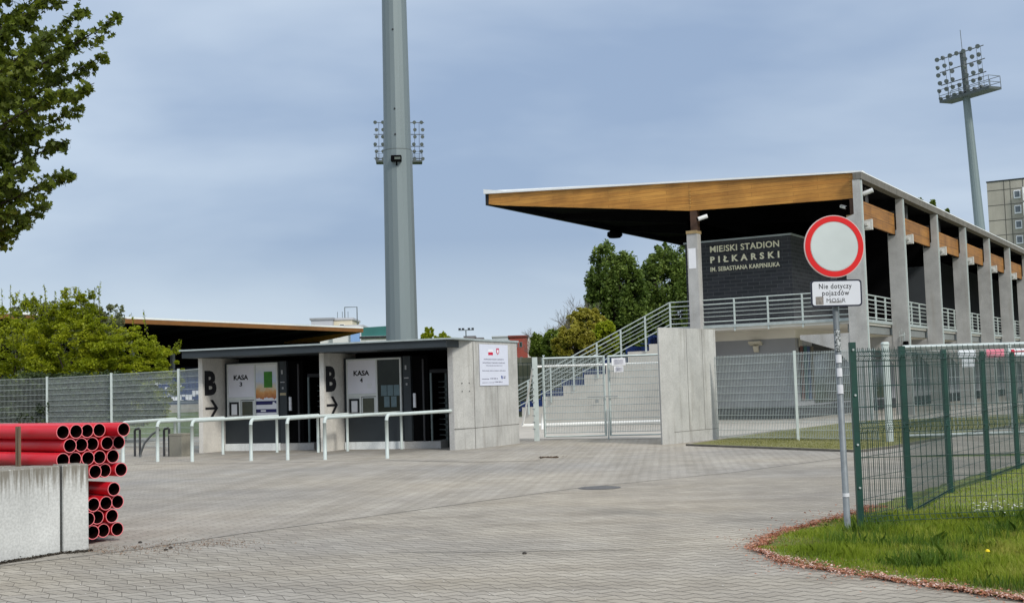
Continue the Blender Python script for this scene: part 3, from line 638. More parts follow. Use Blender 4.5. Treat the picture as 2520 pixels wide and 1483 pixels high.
# government poster
def onF(px,py): q=PLN(px,py,C_,cn); return (q-C_).dot(cd_),q.z
s0,zt0=onF(1177,846); s1,zb0=onF(1250,947); zb0-=.0
gp=thing('poster','white government notice with red and white flag and small crest on the concrete end wall','poster',C_+cn*.012+cd_*s0+Vector((0,0,zb0)),math.atan2(cd_.y,cd_.x))
PWd,PHt=s1-s0,zt0-zb0
MB().box((0,-.01,0),(PWd,0,PHt)).build('sheet',mat('bluish white poster',(.62,.65,.74),.6,.03,3),gp)
def prect(nm,x0,y0,x1,y1,m,e=.013,par=gp): return MB().box((x0*PWd,-e,PHt*(1-y1)),(x1*PWd,-.0105,PHt*(1-y0))).build(nm,m,par)
M_redf=mat('flag red',(.55,.01,.05),.6,.05,5); prect('flag_red',.30,.19,.46,.26,M_redf); prect('flag_white',.30,.12,.46,.189,M_paper)
cr_=MB(); X,Zc=PWd*.63,PHt*.83; w2,h2=PWd*.05,PHt*.08
cr_.prism([(X-w2,Zc+h2),(X+w2,Zc+h2),(X+w2,Zc-h2*.4),(X,Zc-h2),(X-w2,Zc-h2*.4)],-.013,-.0105,'y'); cr_.build('crest',mat('crest red',(.48,.06,.12),.6,.1,5),gp)
c2=MB(); c2.prism([(X-w2*.55,Zc+h2*.5),(X+w2*.55,Zc+h2*.5),(X+w2*.5,Zc-h2*.3),(X,Zc-h2*.6),(X-w2*.5,Zc-h2*.3)],-.016,-.0135,'y'); c2.build('crest_bird',M_paper,gp)
M_txt=mat('small grey print',(.13,.13,.19),.7,.1,5)
def ptext(s,x0,x1,yc,h_): 
    text(s,(x1-x0)*PWd,h_*PHt,(x0*PWd,-.0105,PHt*(1-yc-h_/2)),(1,0,0),(0,0,1),.002,.02).build('lettering',M_txt,gp)
ptext('DOFINANSOWANO Z BUDŻETU',.14,.84,.36,.035); ptext('RZĄDOWEGO FUNDUSZU POLSKI ŁAD',.10,.88,.45,.035); ptext('PROGRAM INWESTYCJI',.22,.78,.515,.02); ptext('Modernizacja stadionu miejskiego piłkarskiego',.08,.90,.64,.028)
ptext('DOFINANSOWANIE',.06,.30,.84,.02); ptext('4 500 000 zł',.33,.61,.83,.032); ptext('CAŁKOWITA WARTOŚĆ',.06,.48,.925,.02); ptext('9 000 000 zł',.50,.77,.915,.032)
lg=MB(); lg.prism([(PWd*.73,PHt*.235),(PWd*.775,PHt*.235),(PWd*.785,PHt*.18),(PWd*.765,PHt*.15),(PWd*.735,PHt*.18)],-.013,-.0105,'y'); lg.build('blue_emblem',mat('blue emblem',(.03,.06,.25),.6,.1,5),gp)
prect('emblem_text',.81,.775,.90,.785,M_txt); prect('emblem_text',.81,.80,.88,.83,M_txt)
# ============================================================ BARRIERS
def barrier(a,b,label,z=1.02,h2=None):
    a=Vector((a[0],a[1],0)); b=Vector((b[0],b[1],0)); L_=(b-a).length; d=(b-a).normalized(); rz=math.atan2(d.y,d.x)
    t=thing('barrier_rail',label,'barrier',a,rz,'pale tubular queue barriers before the ticket office')
    r=.043; R_=.13
    arc=[(R_-R_*math.cos(q),0,z-R_+R_*math.sin(q)) for q in [i*math.pi/12 for i in range(7)]]
    MB().tube([(0,0,-.02),(0,0,z-R_-.002)],r,12).build('post',M_white_metal,t,True)
    if h2=='wall': MB().tube(arc+[(L_,0,z)],r,12).build('rail',M_white_metal,t,True)
    else:
        MB().tube(arc+[(L_-.0,0,z)],r,12).build('rail',M_white_metal,t,True)
        MB().tube([(L_-.045,0,-.02),(L_-.045,0,z-.044)],r*.9,12).build('post',M_white_metal,t,True)
bn_=[((303,1137),(433,1118),'leftmost queue barrier, its near post behind the red pipes'),((388,1135),(551,1117),'queue barrier whose far post stands by the first B wall'),((473,1135),(684,1112),'queue barrier in front of the first B wall and KASA 3'),
 ((618,1133),(785,1112),'queue barrier crossing below the KASA 3 window'),((708,1131),(857,1109),'queue barrier before the left turnstile, third from the right'),((800,1130),(990,1104),'queue barrier below the KASA 4 window, second from the right'),((953,1127),None,'rightmost queue barrier, its rail ending at the concrete end wall')]
for a,b,l in bn_:
    A1=G(*a); 
    if b: B1=G(*b); barrier(A1,B1,l)
    else: barrier(A1,(A.x+.05,A.y-.01),l,1.05,'wall')
# ============================================================ GATE WALL RIGHT
P0=G(1630,1093); P1_=G(1660,1091); P2_=Vector((5.74,35.35,0)); P0.z=P1_.z=0
gw=thing('concrete_wall','free standing pale cast concrete wall to the right of the mesh gate','concrete wall',P0)
lg_=lambda p:(p.x-P0.x,p.y-P0.y)
d2=(P2_-P1_).normalized(); n2=Vector((d2.y,-d2.x,0)); th=.40
back=[P2_-n2*th, P1_-n2*th+ -d2*.0]
HW=3.1
MB().prism([lg_(P0),lg_(P1_),lg_(P2_),lg_(P2_-n2*.42),lg_(P1_-n2*.42)],-.05,HW).build('wall',M_conc_b,gw)
LW=(P2_-P1_).length
j=MB()
def vj(mb,org,dr,nr,s,z0,z1,w_=.02,o=P0):
    p=org+dr*s+nr*.003; q=p+dr*w_; mb.add([(p.x-o.x,p.y-o.y,z0),(q.x-o.x,q.y-o.y,z0),(q.x-o.x,q.y-o.y,z1),(p.x-o.x,p.y-o.y,z1)],[(0,1,2,3)])
for s_ in (LW*.33,LW*.68): vj(j,P1_,d2,n2,s_,.32,HW-.02)
vj(j,P1_,d2,n2,.0,.30,.315,LW); j.build('formwork_joint',MATS['dark formwork joint'],gw)
# ============================================================ SILVER MESH FENCES
def meshpanel(mb,a,b,z0,z1,dx=.05,dz=.2,rv=.0045,rh=.006,dbl=True):
    a=Vector((a[0],a[1],0)); b=Vector((b[0],b[1],0)); L_=(b-a).length; t=(b-a).normalized(); n=Vector((-t.y,t.x,0))
    def bar(p,q,r,off): mb.tube([p+n*off,q+n*off],r,4,cap=False)
    for i in range(int(L_/dx)+1):
        p=a+t*(i*dx); bar(p+Vector((0,0,z0)),p+Vector((0,0,z1)),rv,0)
    z=z0+.03
    while z<z1+.001:
        for off in ((-.012,.012) if dbl else (0,)): bar(a+Vector((0,0,z)),b+Vector((0,0,z)),rh,off)
        z+=dz
def silver_fence(label,pts,h_,cat='fence',posts=None,z0=.05,rv=.0045,group=None,pw=.035,over=.04):
    o=Vector(pts[0]+(0,)) if len(pts[0])==2 else Vector(pts[0])
    t=thing('mesh_fence',label,cat,o,0,group)
    for a,b in zip(pts[:-1],pts[1:]):
        m_=MB(); meshpanel(m_,(a[0]-o.x,a[1]-o.y),(b[0]-o.x,b[1]-o.y),z0,h_,rv=rv); m_.build('mesh_panel',M_alu,t)
    for p in (posts or pts):
        MB().box((p[0]-o.x-pw,p[1]-o.y-pw-.05,0),(p[0]-o.x+pw,p[1]-o.y+pw-.05,h_+over)).build('post',M_white_metal,t)
    return t
def atH(px,py,h_):     # point at height h_ seen at pixel
    d=ray(px,py); return CAM+d*((h_-EYE)/d.z)
LF=[(-26.2,50.6),(-20.2,46.1),(-16.55,44.2),(-13.45,41.9),(-10.35,38.9),(-9.2,37.4)]
LF=[LF[0],LF[1]]+[tuple(atH(x,y,2.5)[:2]) for x,y in ((117,929),(275,920),(440,910))]+[(-9.2,37.55)]
silver_fence('silver mesh fence on the left in front of the green bushes',LF,2.5,rv=.004)
RF=[(5.62,34.9),(7.42,33.0),(9.08,31.2)]
silver_fence('silver mesh fence on the right in front of the grey lower wall',RF,2.33,posts=RF[1:2],rv=.0075)
hp=thing('gate_post','thick pale square post with cap between the mesh fence and sliding gate','post',(9.22,30.9,0))
MB().box((-.075,-.075,0),(.075,.075,2.40)).build('post',M_white_metal,hp); MB().bbox((-.09,-.09,2.401),(.09,.09,2.47),.03).build('cap',M_white_metal,hp)
# sliding gate
sg_=thing('sliding_gate','wide silver sliding gate with a broad top beam hung with small signs','gate',(9.62,30.8,0))
sgd=Vector((5.4,.35,0)); 
def sb(mb,z,r,s0=0,s1=1,oy=0): mb.tube([sgd*s0+Vector((0,oy,z)),sgd*s1+Vector((0,oy,z))],r,4)
m_=MB(); sb(m_,2.32,.055); m_.build('top_beam',M_alu,sg_); m_=MB(); sb(m_,.14,.045); m_.build('bottom_beam',M_alu,sg_)
for s_ in (0,.5,.985): p=sgd*s_; MB().box((p.x-.04,p.y-.04,.1),(p.x+.04,p.y+.04,2.32)).build('upright',M_white_metal,sg_)
m_=MB(); meshpanel(m_,(0,0),(sgd.x,sgd.y),.2,2.28,dx=.10,dz=.33,rv=.006,dbl=False); m_.build('mesh_panel',M_alu,sg_)
def hang(px0,py0,px1,py1,m,name,label,deco=None,grp=None):
    a=D(px0,py1,30.75); b=D(px1,py0,30.75); t=thing(name,label,'sign',a,0,grp)
    w_=b.x-a.x; h_=b.z-a.z; MB().box((0,-.012,0),(w_,0,h_)).build('panel',m,t)
    if deco: deco(t,w_,h_)
hang(2357,860,2399,881,mat('sign white',(.72,.76,.80),.5,.03,4),'small_sign','white rectangular sign hanging from the sliding gate beam')
hang(2367,882,2397,903,MATS['sign white'],'small_sign','pale sheet below the white sign on the sliding gate')
hang(2427,858,2469,880,mat('sign pink',(.75,.22,.30),.5,.1,4),'small_sign','pink sign on the sliding gate beam',lambda t,w_,h_:[MB().box((w_*.15,-.016,h_*q),(w_*.8,-.0125,h_*(q+.08))).build('line',mat('pale pink line',(.8,.5,.55),.5,.05,4),t) for q in (.3,.6)])
hang(2484,856,2530,878,MATS['sign white'],'small_sign','white sign with red border at the right end of the gate beam',lambda t,w_,h_:(MB().box((w_*.06,-.016,h_*.1),(w_*.25,-.0125,h_*.9)).build('red_bar',M_redf,t),MB().box((w_*.251,-.016,h_*.55),(w_*.9,-.0125,h_*.72)).build('red_bar',M_redf,t)))
# swing gate
ga=G(1322,1084); gc=G(1500,1082); gb=G(1640,1085)
gt=thing('mesh_gate','closed double leaf silver mesh gate between the two concrete walls','gate',(ga.x,ga.y,0))
rg=lambda p:(p.x-ga.x,p.y-ga.y)
gb=Vector((4.55,36.9,0)); gc=Vector((2.76,37.35,0)); HG=2.52
MB().box((-.09,-.09,0),(.07,.07,HG)).build('hinge_post',M_white_metal,gt)
def leaf(nm,a,b):
    t=MB(); L_=(b-a); 
    f=lambda s,z:(a.x-ga.x+L_.x*s,a.y-ga.y+L_.y*s,z)
    t.tube([f(0,.10),f(0,HG-.02)],.034,4); t.tube([f(1,.10),f(1,HG-.02)],.034,4); t.tube([f(0,HG-.05),f(1,HG-.05)],.032,4); t.tube([f(0,.12),f(1,.12)],.022,4)
    fr=t.build(nm,M_white_metal,gt)
    q=MB(); meshpanel(q,f(0,0)[:2],f(1,0)[:2],.2,HG-.1,rv=.0065,rh=.009,dbl=True); o_=q.build('mesh_panel',M_alu,fr); return fr
lv=leaf('gate_leaf',ga+Vector((.24,-.02,0)),gc+Vector((-.07,0,0))); rv_=leaf('gate_leaf',gc+Vector((.07,0,0)),gb)
c=rg(gc); MB().box((c[0]-.02,c[1]-.1,0),(c[0]+.02,c[1]-.06,.9)).build('drop_bolt',M_alu,lv)
q=MB(); q.tube([(c[0]-.6,c[1]-.09,1.28),(c[0]+.3,c[1]-.12,1.28)],.018,6); q.box((c[0]-.36,c[1]-.12,1.1),(c[0]-.26,c[1]-.06,1.2)); q.build('latch',mat('dull steel latch',(.25,.27,.27),.5,.1,5),gt)
for z in [.35+i*.2 for i in range(10)]: MB().box((-.13,-.11,z),(-.05,-.091,z+.03)).build('fixing',MATS['dull steel latch'],gt)
n1=G(1507,1000); a=D(1503,900,37.0); b=D(1539,880,37.0)
for (x0,y0,x1,y1,l) in ((1505,880,1538,899,'upper white paper notice tied to the mesh gate'),(1511,900,1533,915,'lower smaller white paper notice on the mesh gate')):
    a=D(x0,y1,37.05); b=D(x1,y0,37.05); t=thing('notice_sheet',l,'notice',a); m_=MB(); nseg=6
    vs=[]; 
    for i in range(nseg+1):
        for zz_ in (0,b.z-a.z): vs.append(((b.x-a.x)*i/nseg,-.02+.012*math.sin(i*1.7)-(.01 if zz_ else 0),zz_))
    m_.add(vs,[(2*i,2*i+2,2*i+3,2*i+1) for i in range(nseg)]); m_.build('sheet',M_paper,t)
    li=MB()
    for k_ in range(5): z=(b.z-a.z)*(.2+.14*k_); li.box(((b.x-a.x)*.15,-.042,z),((b.x-a.x)*.85,-.040,z+.008))
    li.build('print_lines',M_txt,t)
# football goal behind the gate
gl=thing('football_goal','white football goal frame standing behind the mesh gate','goal',(.72,47.6,0))
q=MB(); r=.045; WG=6.5; q.tube([(0,0,2.40),(WG,.2,2.40)],r,10); q.build('crossbar',mat('white goal paint',(.75,.76,.74),.5,.05,4),gl,True)
for x in (0,WG):
    q=MB(); q.tube([(x,.0,0),(x,.0,2.35)] if x else [(.3,.3,0),(.3,.3,.6)],r,10); q.build('post',MATS['white goal paint'],gl,True)
    q=MB(); q.tube([(x*1.0,.05,2.38),(x-.42 if x==0 else x+.3,4.0,.1)],r*.8,8); q.build('stay',MATS['white goal paint'],gl,True)
q=MB(); q.tube([(-.48,4.0,.06),(WG+.4,4.2,.06)],.07,8); q.build('ground_bar',MATS['white goal paint'],gl,True)
# ============================================================ CORNER SIGN
sp0=G(2086,1313); sp0.z=0; 
sgn=thing('road_sign','round no vehicles road sign with red ring on a grey pole covered in stickers','road sign',sp0)
M_pole=mat('dull grey galvanised pole',(.17,.19,.20),.55,.2,9,.3)
disc=D(2050.5,607,12.95)-sp0; plc=D(2056.5,721.5,12.95)-sp0; top=disc.z+.25
MB().tube([(0,0,-.05),(plc.x+ .0,.03,plc.z),(disc.x,.05,top)],[.034,.031,.031],14).build('pole',M_pole,sgn,True)
def discmesh(r0,r1,y,n=64):
    vs=[]; 
    for k in range(n): a=2*math.pi*k/n; vs+= [(disc.x+r0*math.cos(a)*.955,y,disc.z+r0*math.sin(a)),(disc.x+r1*math.cos(a)*.955,y,disc.z+r1*math.sin(a))]
    return MB().add(vs,[(2*k,2*((k+1)%n),2*((k+1)%n)+1,2*k+1) for k in range(n)])
R1=.327
MB().tube([(disc.x,-.028+disc.y,disc.z),(disc.x,disc.y+.0,disc.z)],R1*1.0,64).xf(Matrix.Translation((disc.x,0,0))@Matrix.Scale(.955,4,(1,0,0))@Matrix.Translation((-disc.x,0,0))).build('sign_plate',mat('pale pink rim',(.60,.45,.43),.5,.05,4),sgn)
f0=disc.y-.032
discmesh(.262,.318,f0).build('red_ring',mat('signal red',(.60,.008,.008),.35,.06,3),sgn)
c_=MB(); c_.add([(disc.x+.255*math.cos(2*math.pi*k/64)*.955,f0,disc.z+.255*math.sin(2*math.pi*k/64)) for k in range(64)],[tuple(range(64))]); c_.build('white_face',mat('worn sign white',(.50,.55,.54),.45,.07,2.5),sgn)
def rrect(mb,cx,cz,w_,h_,r,y0,y1,n=6):
    pts=[]
    for (sx_,sz_,a0) in ((1,1,0),(-1,1,90),(-1,-1,180),(1,-1,270)):
        for i in range(n+1):
            a=math.radians(a0+90*i/n); pts.append((cx+sx_*(w_/2-r)+r*math.cos(a),cz+sz_*(h_/2-r)+r*math.sin(a)))
    return mb.prism(pts,y0,y1,'y')
tilt=Matrix.Translation(plc)@Matrix.Rotation(math.radians(.6),4,'Y')@Matrix.Rotation(math.radians(-4),4,'Z')
pw_,ph_=.522,.278
ip=rrect(MB(),0,0,pw_,ph_,.035,-.022,0).xf(tilt).build('info_plate',mat('navy black border',(.01,.013,.03),.4,.1,4),sgn)
rrect(MB(),0,0,pw_-.03,ph_-.03,.026,-.0245,-.0222).xf(tilt).build('plate_face',mat('plate white',(.62,.64,.68),.45,.05,2),ip)
for s,x0,w_,zc_,h_ in (('Nie dotyczy',-.177,.335,.031,.070),('pojazdów',-.146,.277,-.040,.071),('MOSiR',-.103,.194,-.096,.043)):
    m_=text(s,w_,h_,(x0,-.0246,zc_),(1,0,0),(0,0,1),.0012,(-.004 if s=='MOSiR' else .008),1.12); m_.xf(tilt).build('lettering',M_ink,ip)
rrect(MB(),-.175,-.075,.08,.085,.004,-.0256,-.0247).xf(tilt).build('sticker',mat('scratched brown sticker',(.22,.20,.18),.7,.45,40),ip)
rrect(MB(),-.01,-.092,.13,.022,.004,-.0252,-.0247).xf(tilt).build('glue_mark',mat('grey glue mark',(.33,.33,.33),.7,.2,30),ip)
def band(px0,py0,py1,m,ang=1.5,off=0,label=None):
    zt_=D(2070,py0,13.0).z; zb_=D(2070,py1,13.0).z; n=8
    fx=lambda z:plc.x*z/plc.z
    vs=[]
    for i in range(n+1):
        a=-math.pi/2+off-ang/2+ang*i/n
        for z in (zb_,zt_): vs.append((fx(z)+.0365*math.cos(a),.02*z/plc.z+.0365*math.sin(a),z))
    o_=MB().add(vs,[(2*i,2*i+2,2*i+3,2*i+1) for i in range(n)]).build('sticker',m,sgn)
    if label: o_['label']=label
stk=mat('patterned black and white sticker',(.08,.09,.09),.6,.2,60,col2=(.5,.52,.52),c2pos=(.48,.55)); wp=mat('torn white sticker',(.62,.63,.66),.7,.12,14)
band(0,810,840,stk,2.0); band(0,839,863,stk,2.2); band(0,872,892,wp,1.9,-.1); band(0,905,926,wp,1.7,-.1); band(0,946,968,wp,2.0,-.1); band(0,1212,1221,wp,2.6)
# ============================================================ GREEN MESH FENCE
GP=[(3.60,13.24),(4.45,14.3),(5.86,17.0),(7.1,18.9),(8.35,20.9),(9.7,23.1)]
gf=thing('green_fence','dark green V mesh panel fence on the lawn behind the road sign','fence',(3.60,13.24,0))
def vmesh(mb,a,b,h_,dx=.055,r=.0027,folds=(1.83,1.07,.10)):
    a=Vector((a[0]-3.60,a[1]-13.24,0)); b=Vector((b[0]-3.60,b[1]-13.24,0)); t=(b-a).normalized(); n=Vector((-t.y,t.x,0)); L_=(b-a).length
    if n.y>0: n=-n
    prof=[(0,.02)]
    for f_ in sorted(folds): prof+=[(0,f_-.05),(.045,f_),(0,f_+.05)]
    prof+=[(0,h_)]
    for i in range(int(L_/dx)+1):
        p=a+t*(i*dx+.02); mb.tube([p+n*o_+Vector((0,0,z)) for o_,z in prof],r,4,cap=False)
    hz=[f_+d for f_ in folds for d in (-.05,0,.05)]+[.32,.54,.76,1.29,1.51,1.72]
    for z in hz:
        o_=.045 if z in folds else 0
        mb.tube([a+n*(o_+.004)+Vector((0,0,z)),b+n*(o_+.004)+Vector((0,0,z))],r*1.15,4,cap=False)
for a,b in zip(GP[:-1],GP[1:]): m_=MB(); vmesh(m_,a,b,1.92); m_.build('mesh_panel',M_greenwire,gf)
m_=MB(); vmesh(m_,(3.63,13.22),(6.15,13.45),1.92,dx=.058,r=.0030); m_.build('mesh_panel',M_greenwire,gf)
m_=MB(); vmesh(m_,(6.20,13.46),(8.72,13.69),1.92,dx=.058,r=.0030); m_.build('mesh_panel',M_greenwire,gf)
for i,p in enumerate(GP+[(6.17,13.46),(8.75,13.69)]):
    x,y=p[0]-3.60,p[1]-13.24; pm=MB().box((x-.032,y-.03,-.05),(x+.032,y+.03,1.95 if i else 1.98)); po=pm.build('post',M_green,gf)
    if i==0:
        for z in (1.9,1.42,.9,.45): MB().tube([(x+.0,y-.045,z),(x,y-.031,z)],.012,8).build('bolt',M_alu,po)
# ============================================================ CONCRETE BLOCKS, PIPES
W0=Vector((-5.45,12.38,0)); W1=G(152,1360); W2=G(219,1353.5); W1.z=W2.z=0
HB=.925
def block(nm,label,a,b,th_,m,grp=None,h_=HB):
    d=(b-a).normalized(); n=Vector((-d.y,d.x,0)); L_=(b-a).length
    t=tag(MB().bbox((0,0,0),(L_,th_,h_),.012).build(nm,m),label,'concrete block','concrete blocks before the pipes'); t.location=a; t.rotation_euler.z=math.atan2(d.y,d.x); return t
M_blk=concrete('pale block concrete with dark run off',(.52,.53,.51),(.13,.115,.09),.0,streakscale=1.6)
def addtopstain(m,z0,z1):
    """dark growth hanging down from the upper edge in ragged streaks"""
    t=m.node_tree; b=t.nodes['Principled BSDF']; nn=t.nodes.new; l=t.links.new
    src=b.inputs['Base Color'].links[0].from_socket
    tc=nn('ShaderNodeTexCoord'); sp=nn('ShaderNodeSeparateXYZ'); l(tc.outputs['Object'],sp.inputs[0])
    mr=nn('ShaderNodeMapRange'); mr.inputs[1].default_value=z0; mr.inputs[2].default_value=z1; mr.inputs[3].default_value=-.42; mr.inputs[4].default_value=.13; l(sp.outputs[2],mr.inputs[0])
    mp=nn('ShaderNodeMapping'); mp.inputs['Scale'].default_value=(22,22,1.0); l(tc.outputs['Object'],mp.inputs[0])
    n=nn('ShaderNodeTexNoise'); n.inputs['Scale'].default_value=1.5; n.inputs['Detail'].default_value=6; n.inputs['Roughness'].default_value=.7; l(mp.outputs[0],n.inputs['Vector'])
    a=nn('ShaderNodeMath'); l(mr.outputs[0],a.inputs[0]); l(n.outputs['Fac'],a.inputs[1])
    r=nn('ShaderNodeValToRGB'); e=r.color_ramp.elements; e[0].position=.42; e[0].color=(0,0,0,1); e[1].position=.60; e[1].color=(.9,.9,.9,1); l(a.outputs[0],r.inputs[0])
    mx=nn('ShaderNodeMixRGB'); l(r.outputs[0],mx.inputs[0]); l(src,mx.inputs[1]); mx.inputs[2].default_value=(.16,.145,.115,1); l(mx.outputs[0],b.inputs['Base Color'])
addtopstain(M_blk,.25,.93)
block('concrete_block','large pale concrete block at the left edge with dark run off streaks',W0+(W0-W1)*.35,W1-(W1-W0).normalized()*.012,.42,M_blk)
block('concrete_block','narrow pale concrete block with an oval stain at the right end of the low wall',W1+(W2-W1).normalized()*.012,W2,.42,M_blk)
ws=W1+Vector((-.45,.55,0))
cb_=tag(MB().bbox((0,0,0),(2.05,.35,HB-.03),.015).build('concrete_block',M_blk),'pale concrete block standing just behind the large left one','concrete block','concrete blocks before the pipes'); cb_.location=(-7.0,14.05,0); cb_.rotation_euler.z=math.radians(-4)
M_red=mat('red plastic pipe',(.62,.011,.024),.42,.08,1.2,spec=.4)
M_pin=mat('dark pipe inside',(.008,.001,.001),.8,.2,3,spec=.1)  # near black paints the shade inside the red pipe
ax=Vector((-math.sin(math.radians(49)),math.cos(math.radians(49)),0))
def Zp(x,y): return ((x/7.412)*.984,(1020+y/7.412)*.984)
def Z2(x,y): return ((x/3.531)*.984,(1000+y/3.531)*.984)
ends=[(Zp(1165,445),1),(Zp(1410,420),1),(Zp(1615,405),1),(Zp(1838,395),1),(Zp(2290,385),1),
      (Zp(1297,680),2),(Zp(1508,670),2),(Zp(1710,650),2),(Zp(1985,635),2),(Zp(2200,625),2),
      (Zp(1165,930),3),(Zp(1390,925),3),(Zp(1630,905),3),(Zp(1845,895),3),(Zp(2090,880),3),
      (Z2(840,618),4),(Z2(925,607),4),(Z2(1068,600),4),(Z2(1005,775),5),
      (Z2(825,905),6),(Z2(935,900),6),(Z2(1038,888),6),(Z2(780,1030),7),(Z2(860,1028),7),(Z2(988,1012),7),(Z2(820,1160),8),(Z2(912,1142),8),(Z2(1035,1125),8)]
hts={1:1.27,2:1.118,3:.965,4:.81,5:.595,6:.442,7:.29,8:.132}
pr=.079
pm=MB()
LP=6.0
pm.tube([(0,0,0),(LP,0,0)],pr,24,cap=False)
rim=[]; n=24
pipe0=None
rowname={1:'top row',2:'second row',3:'third row',4:'fourth row',5:'row just below the gap',6:'sixth row',7:'seventh row',8:'bottom row'}
ordn=['first','second','third','fourth','fifth']; cnt={}
for (px,py),row in ends:
    z=hts[row]; d=ray(px,py); P=CAM+d*((z-EYE)/d.z)
    if P.y<13.7 or P.y>17.5 or row in (1,2,3): 
        pass
    cnt[row]=cnt.get(row,0)+1; k=cnt[row]
    # the rows lie in vertical layers: column k of a row sits k pipe widths further back
    base=Vector((-5.62,14.28,0)); pdir=Vector((math.cos(math.radians(49)),math.sin(math.radians(49)),0))
    kk={1:[0,1,2,3,4],2:[.5,1.5,2.5,3.5,4.5],3:[0,1,2,3,4],4:[2.5,3.5,4.5],5:[4],6:[2.5,3.5,4.5],7:[2,3,4],8:[2.5,3.5,4.5]}[row][k-1]
    Q=base+pdir*(kk*.167)+Vector((0,0,z))
    # slide along the axis until its mouth lies on the line of sight
    hd=Vector((d.x,d.y,0)).normalized(); nrm=Vector((-hd.y,hd.x,0)); s=-nrm.dot(Vector((Q.x,Q.y,0)))/nrm.dot(ax)
    Q=Q+ax*s; 
    if pipe0 is None:
        t=thing('plastic_pipe','x','pipe',Q,math.atan2(ax.y,ax.x),'red plastic pipes stacked behind the concrete blocks')
        sh=MB(); sh.tube([(0,0,0),(LP,0,0)],pr,24,cap=False); sh.build('pipe_wall',M_red,t,True)
        r_=MB(); vs=[]
        for i in range(24):
            a=2*math.pi*i/24; vs+=[(-.001,pr*math.cos(a),pr*math.sin(a)),(-.001,(pr-.008)*math.cos(a),(pr-.008)*math.sin(a))]
        r_.add(vs,[(2*i,2*((i+1)%24),2*((i+1)%24)+1,2*i+1) for i in range(24)]); r_.build('pipe_rim',mat('pale red cut edge',(.78,.20,.22),.5,.05,5),t)
        i_=MB(); i_.tube([(0,0,0),(3.5,0,0)],pr-.008,24,cap=False); i_.build('pipe_bore',M_pin,t,True)
        pipe0=t
    else: t=copytree(pipe0)
    t.location=Q; t['label']='red plastic pipe, %s from left at the open end, %s'%(ordn[k-1],rowname[row])
# timber battens of the pallet frame
for i,(px,l) in enumerate(((47,'upright timber batten strapped across the red pipes'),)):
    d=ray(px,1100); Q=Vector((-5.62,14.28,0))-Vector((math.cos(math.radians(49)),math.sin(math.radians(49)),0))*.16
    hd=Vector((d.x,d.y,0)).normalized(); nrm=Vector((-hd.y,hd.x,0)); s=-nrm.dot(Q)/nrm.dot(ax); Q=Q+ax*s
    M_tim=mat('weathered timber',(.16,.115,.075),.9,.3,5,streak=(8,8,.6))
    t=thing('timber_batten',l,'timber',Q,math.atan2(ax.y,ax.x))
    MB().box((-.02,-.012,.75),(.008,.012,1.34)).build('batten',M_tim,t); MB().box((.034,-.012,.75),(.062,.012,1.34)).build('batten',M_tim,t)
t=thing('timber_spacer','timber crosspiece in the gap between upper and lower red pipes','timber',Vector((-5.62,14.28,0))+ax*1.15,math.radians(49))
MB().box((-.1,-.04,.675),(.82,.04,.728)).build('beam',M_tim,t)
# ============================================================ SMALL STREET THINGS
bnp=G(447,1122); bnp.z=0
M_bin=concrete('brownish bin concrete',(.24,.23,.19),(.08,.08,.06),.4)
bt=thing('litter_bin','square grey concrete litter bin between the barriers and the first B wall','litter bin',(bnp.x-.17,bnp.y,0),math.radians(-28))
b=MB(); b.bbox((-.24,-.0,0),(.24,.48,.57),.015); b.build('body',M_bin,bt); b=MB(); b.box((-.245,-.005,.572),(.245,.485,.63)); b.build('rim',M_bin,bt)
def hoop(px,label,dx=.28):
    p=G(px,1122); t=thing('bike_rack',label,'bicycle rack',(p.x,p.y,0),math.radians(8),'black bicycle racks beside the bin')
    MB().tube([(0,0,0),(0,0,.72),(.02,.0,.76),(dx-.02,.0,.78),(dx,0,.74),(dx,0,0)],.033,8).build('hoop',mat('black paint',(.008,.008,.01),.45,.1,4),t,True)
hoop(332,'black bicycle rack hoop nearest the red pipes',.14); hoop(404,'black bicycle rack hoop beside the concrete bin',.14)
p=G(345,1124); t=thing('bent_bar','curved grey metal bar arching from the ground between the bicycle racks','metal bar',(p.x,p.y,0))
MB().tube([(0,0,0),(.02,0,.12),(.12,0,.38),(.30,.1,.62),(.5,.2,.74)],.03,8).build('bar',mat('dull bar',(.08,.085,.085),.5,.2,4),t,True)
mp_=G(1475,1199.5)
mh_=thing('manhole_cover','round dark iron manhole cover in the paving before the gate','manhole',(mp_.x,mp_.y,.004))
MB().lathe([(0.001,.006),(.27,.006),(.28,.0),(.33,.002),(.335,.0)],32).build('cover',mat('dark iron',(.09,.088,.085),.7,.25,12),mh_)
# fallen twig and scraps on the paving
tw=thing('twig','brown twig lying on the paving in front of the gate','twig',G(1347,1127))
MB().tube([(-.17,0,.02),(-.05,.05,.03),(.1,.02,.02),(.25,.06,.02)],.014,5).build('stem',mat('brown bark',(.09,.055,.03),.9,.3,8),tw)
l_=MB()
for i in range(14): x=random.uniform(-.25,.4); l_.add([(x,random.uniform(-.1,.2),.02),(x+.08,.0,.06),(x+.05,.1,.03)],[(0,1,2)])
l_.build('leaves',mat('brown dead leaf',(.14,.07,.03),.9,.3,8),tw)
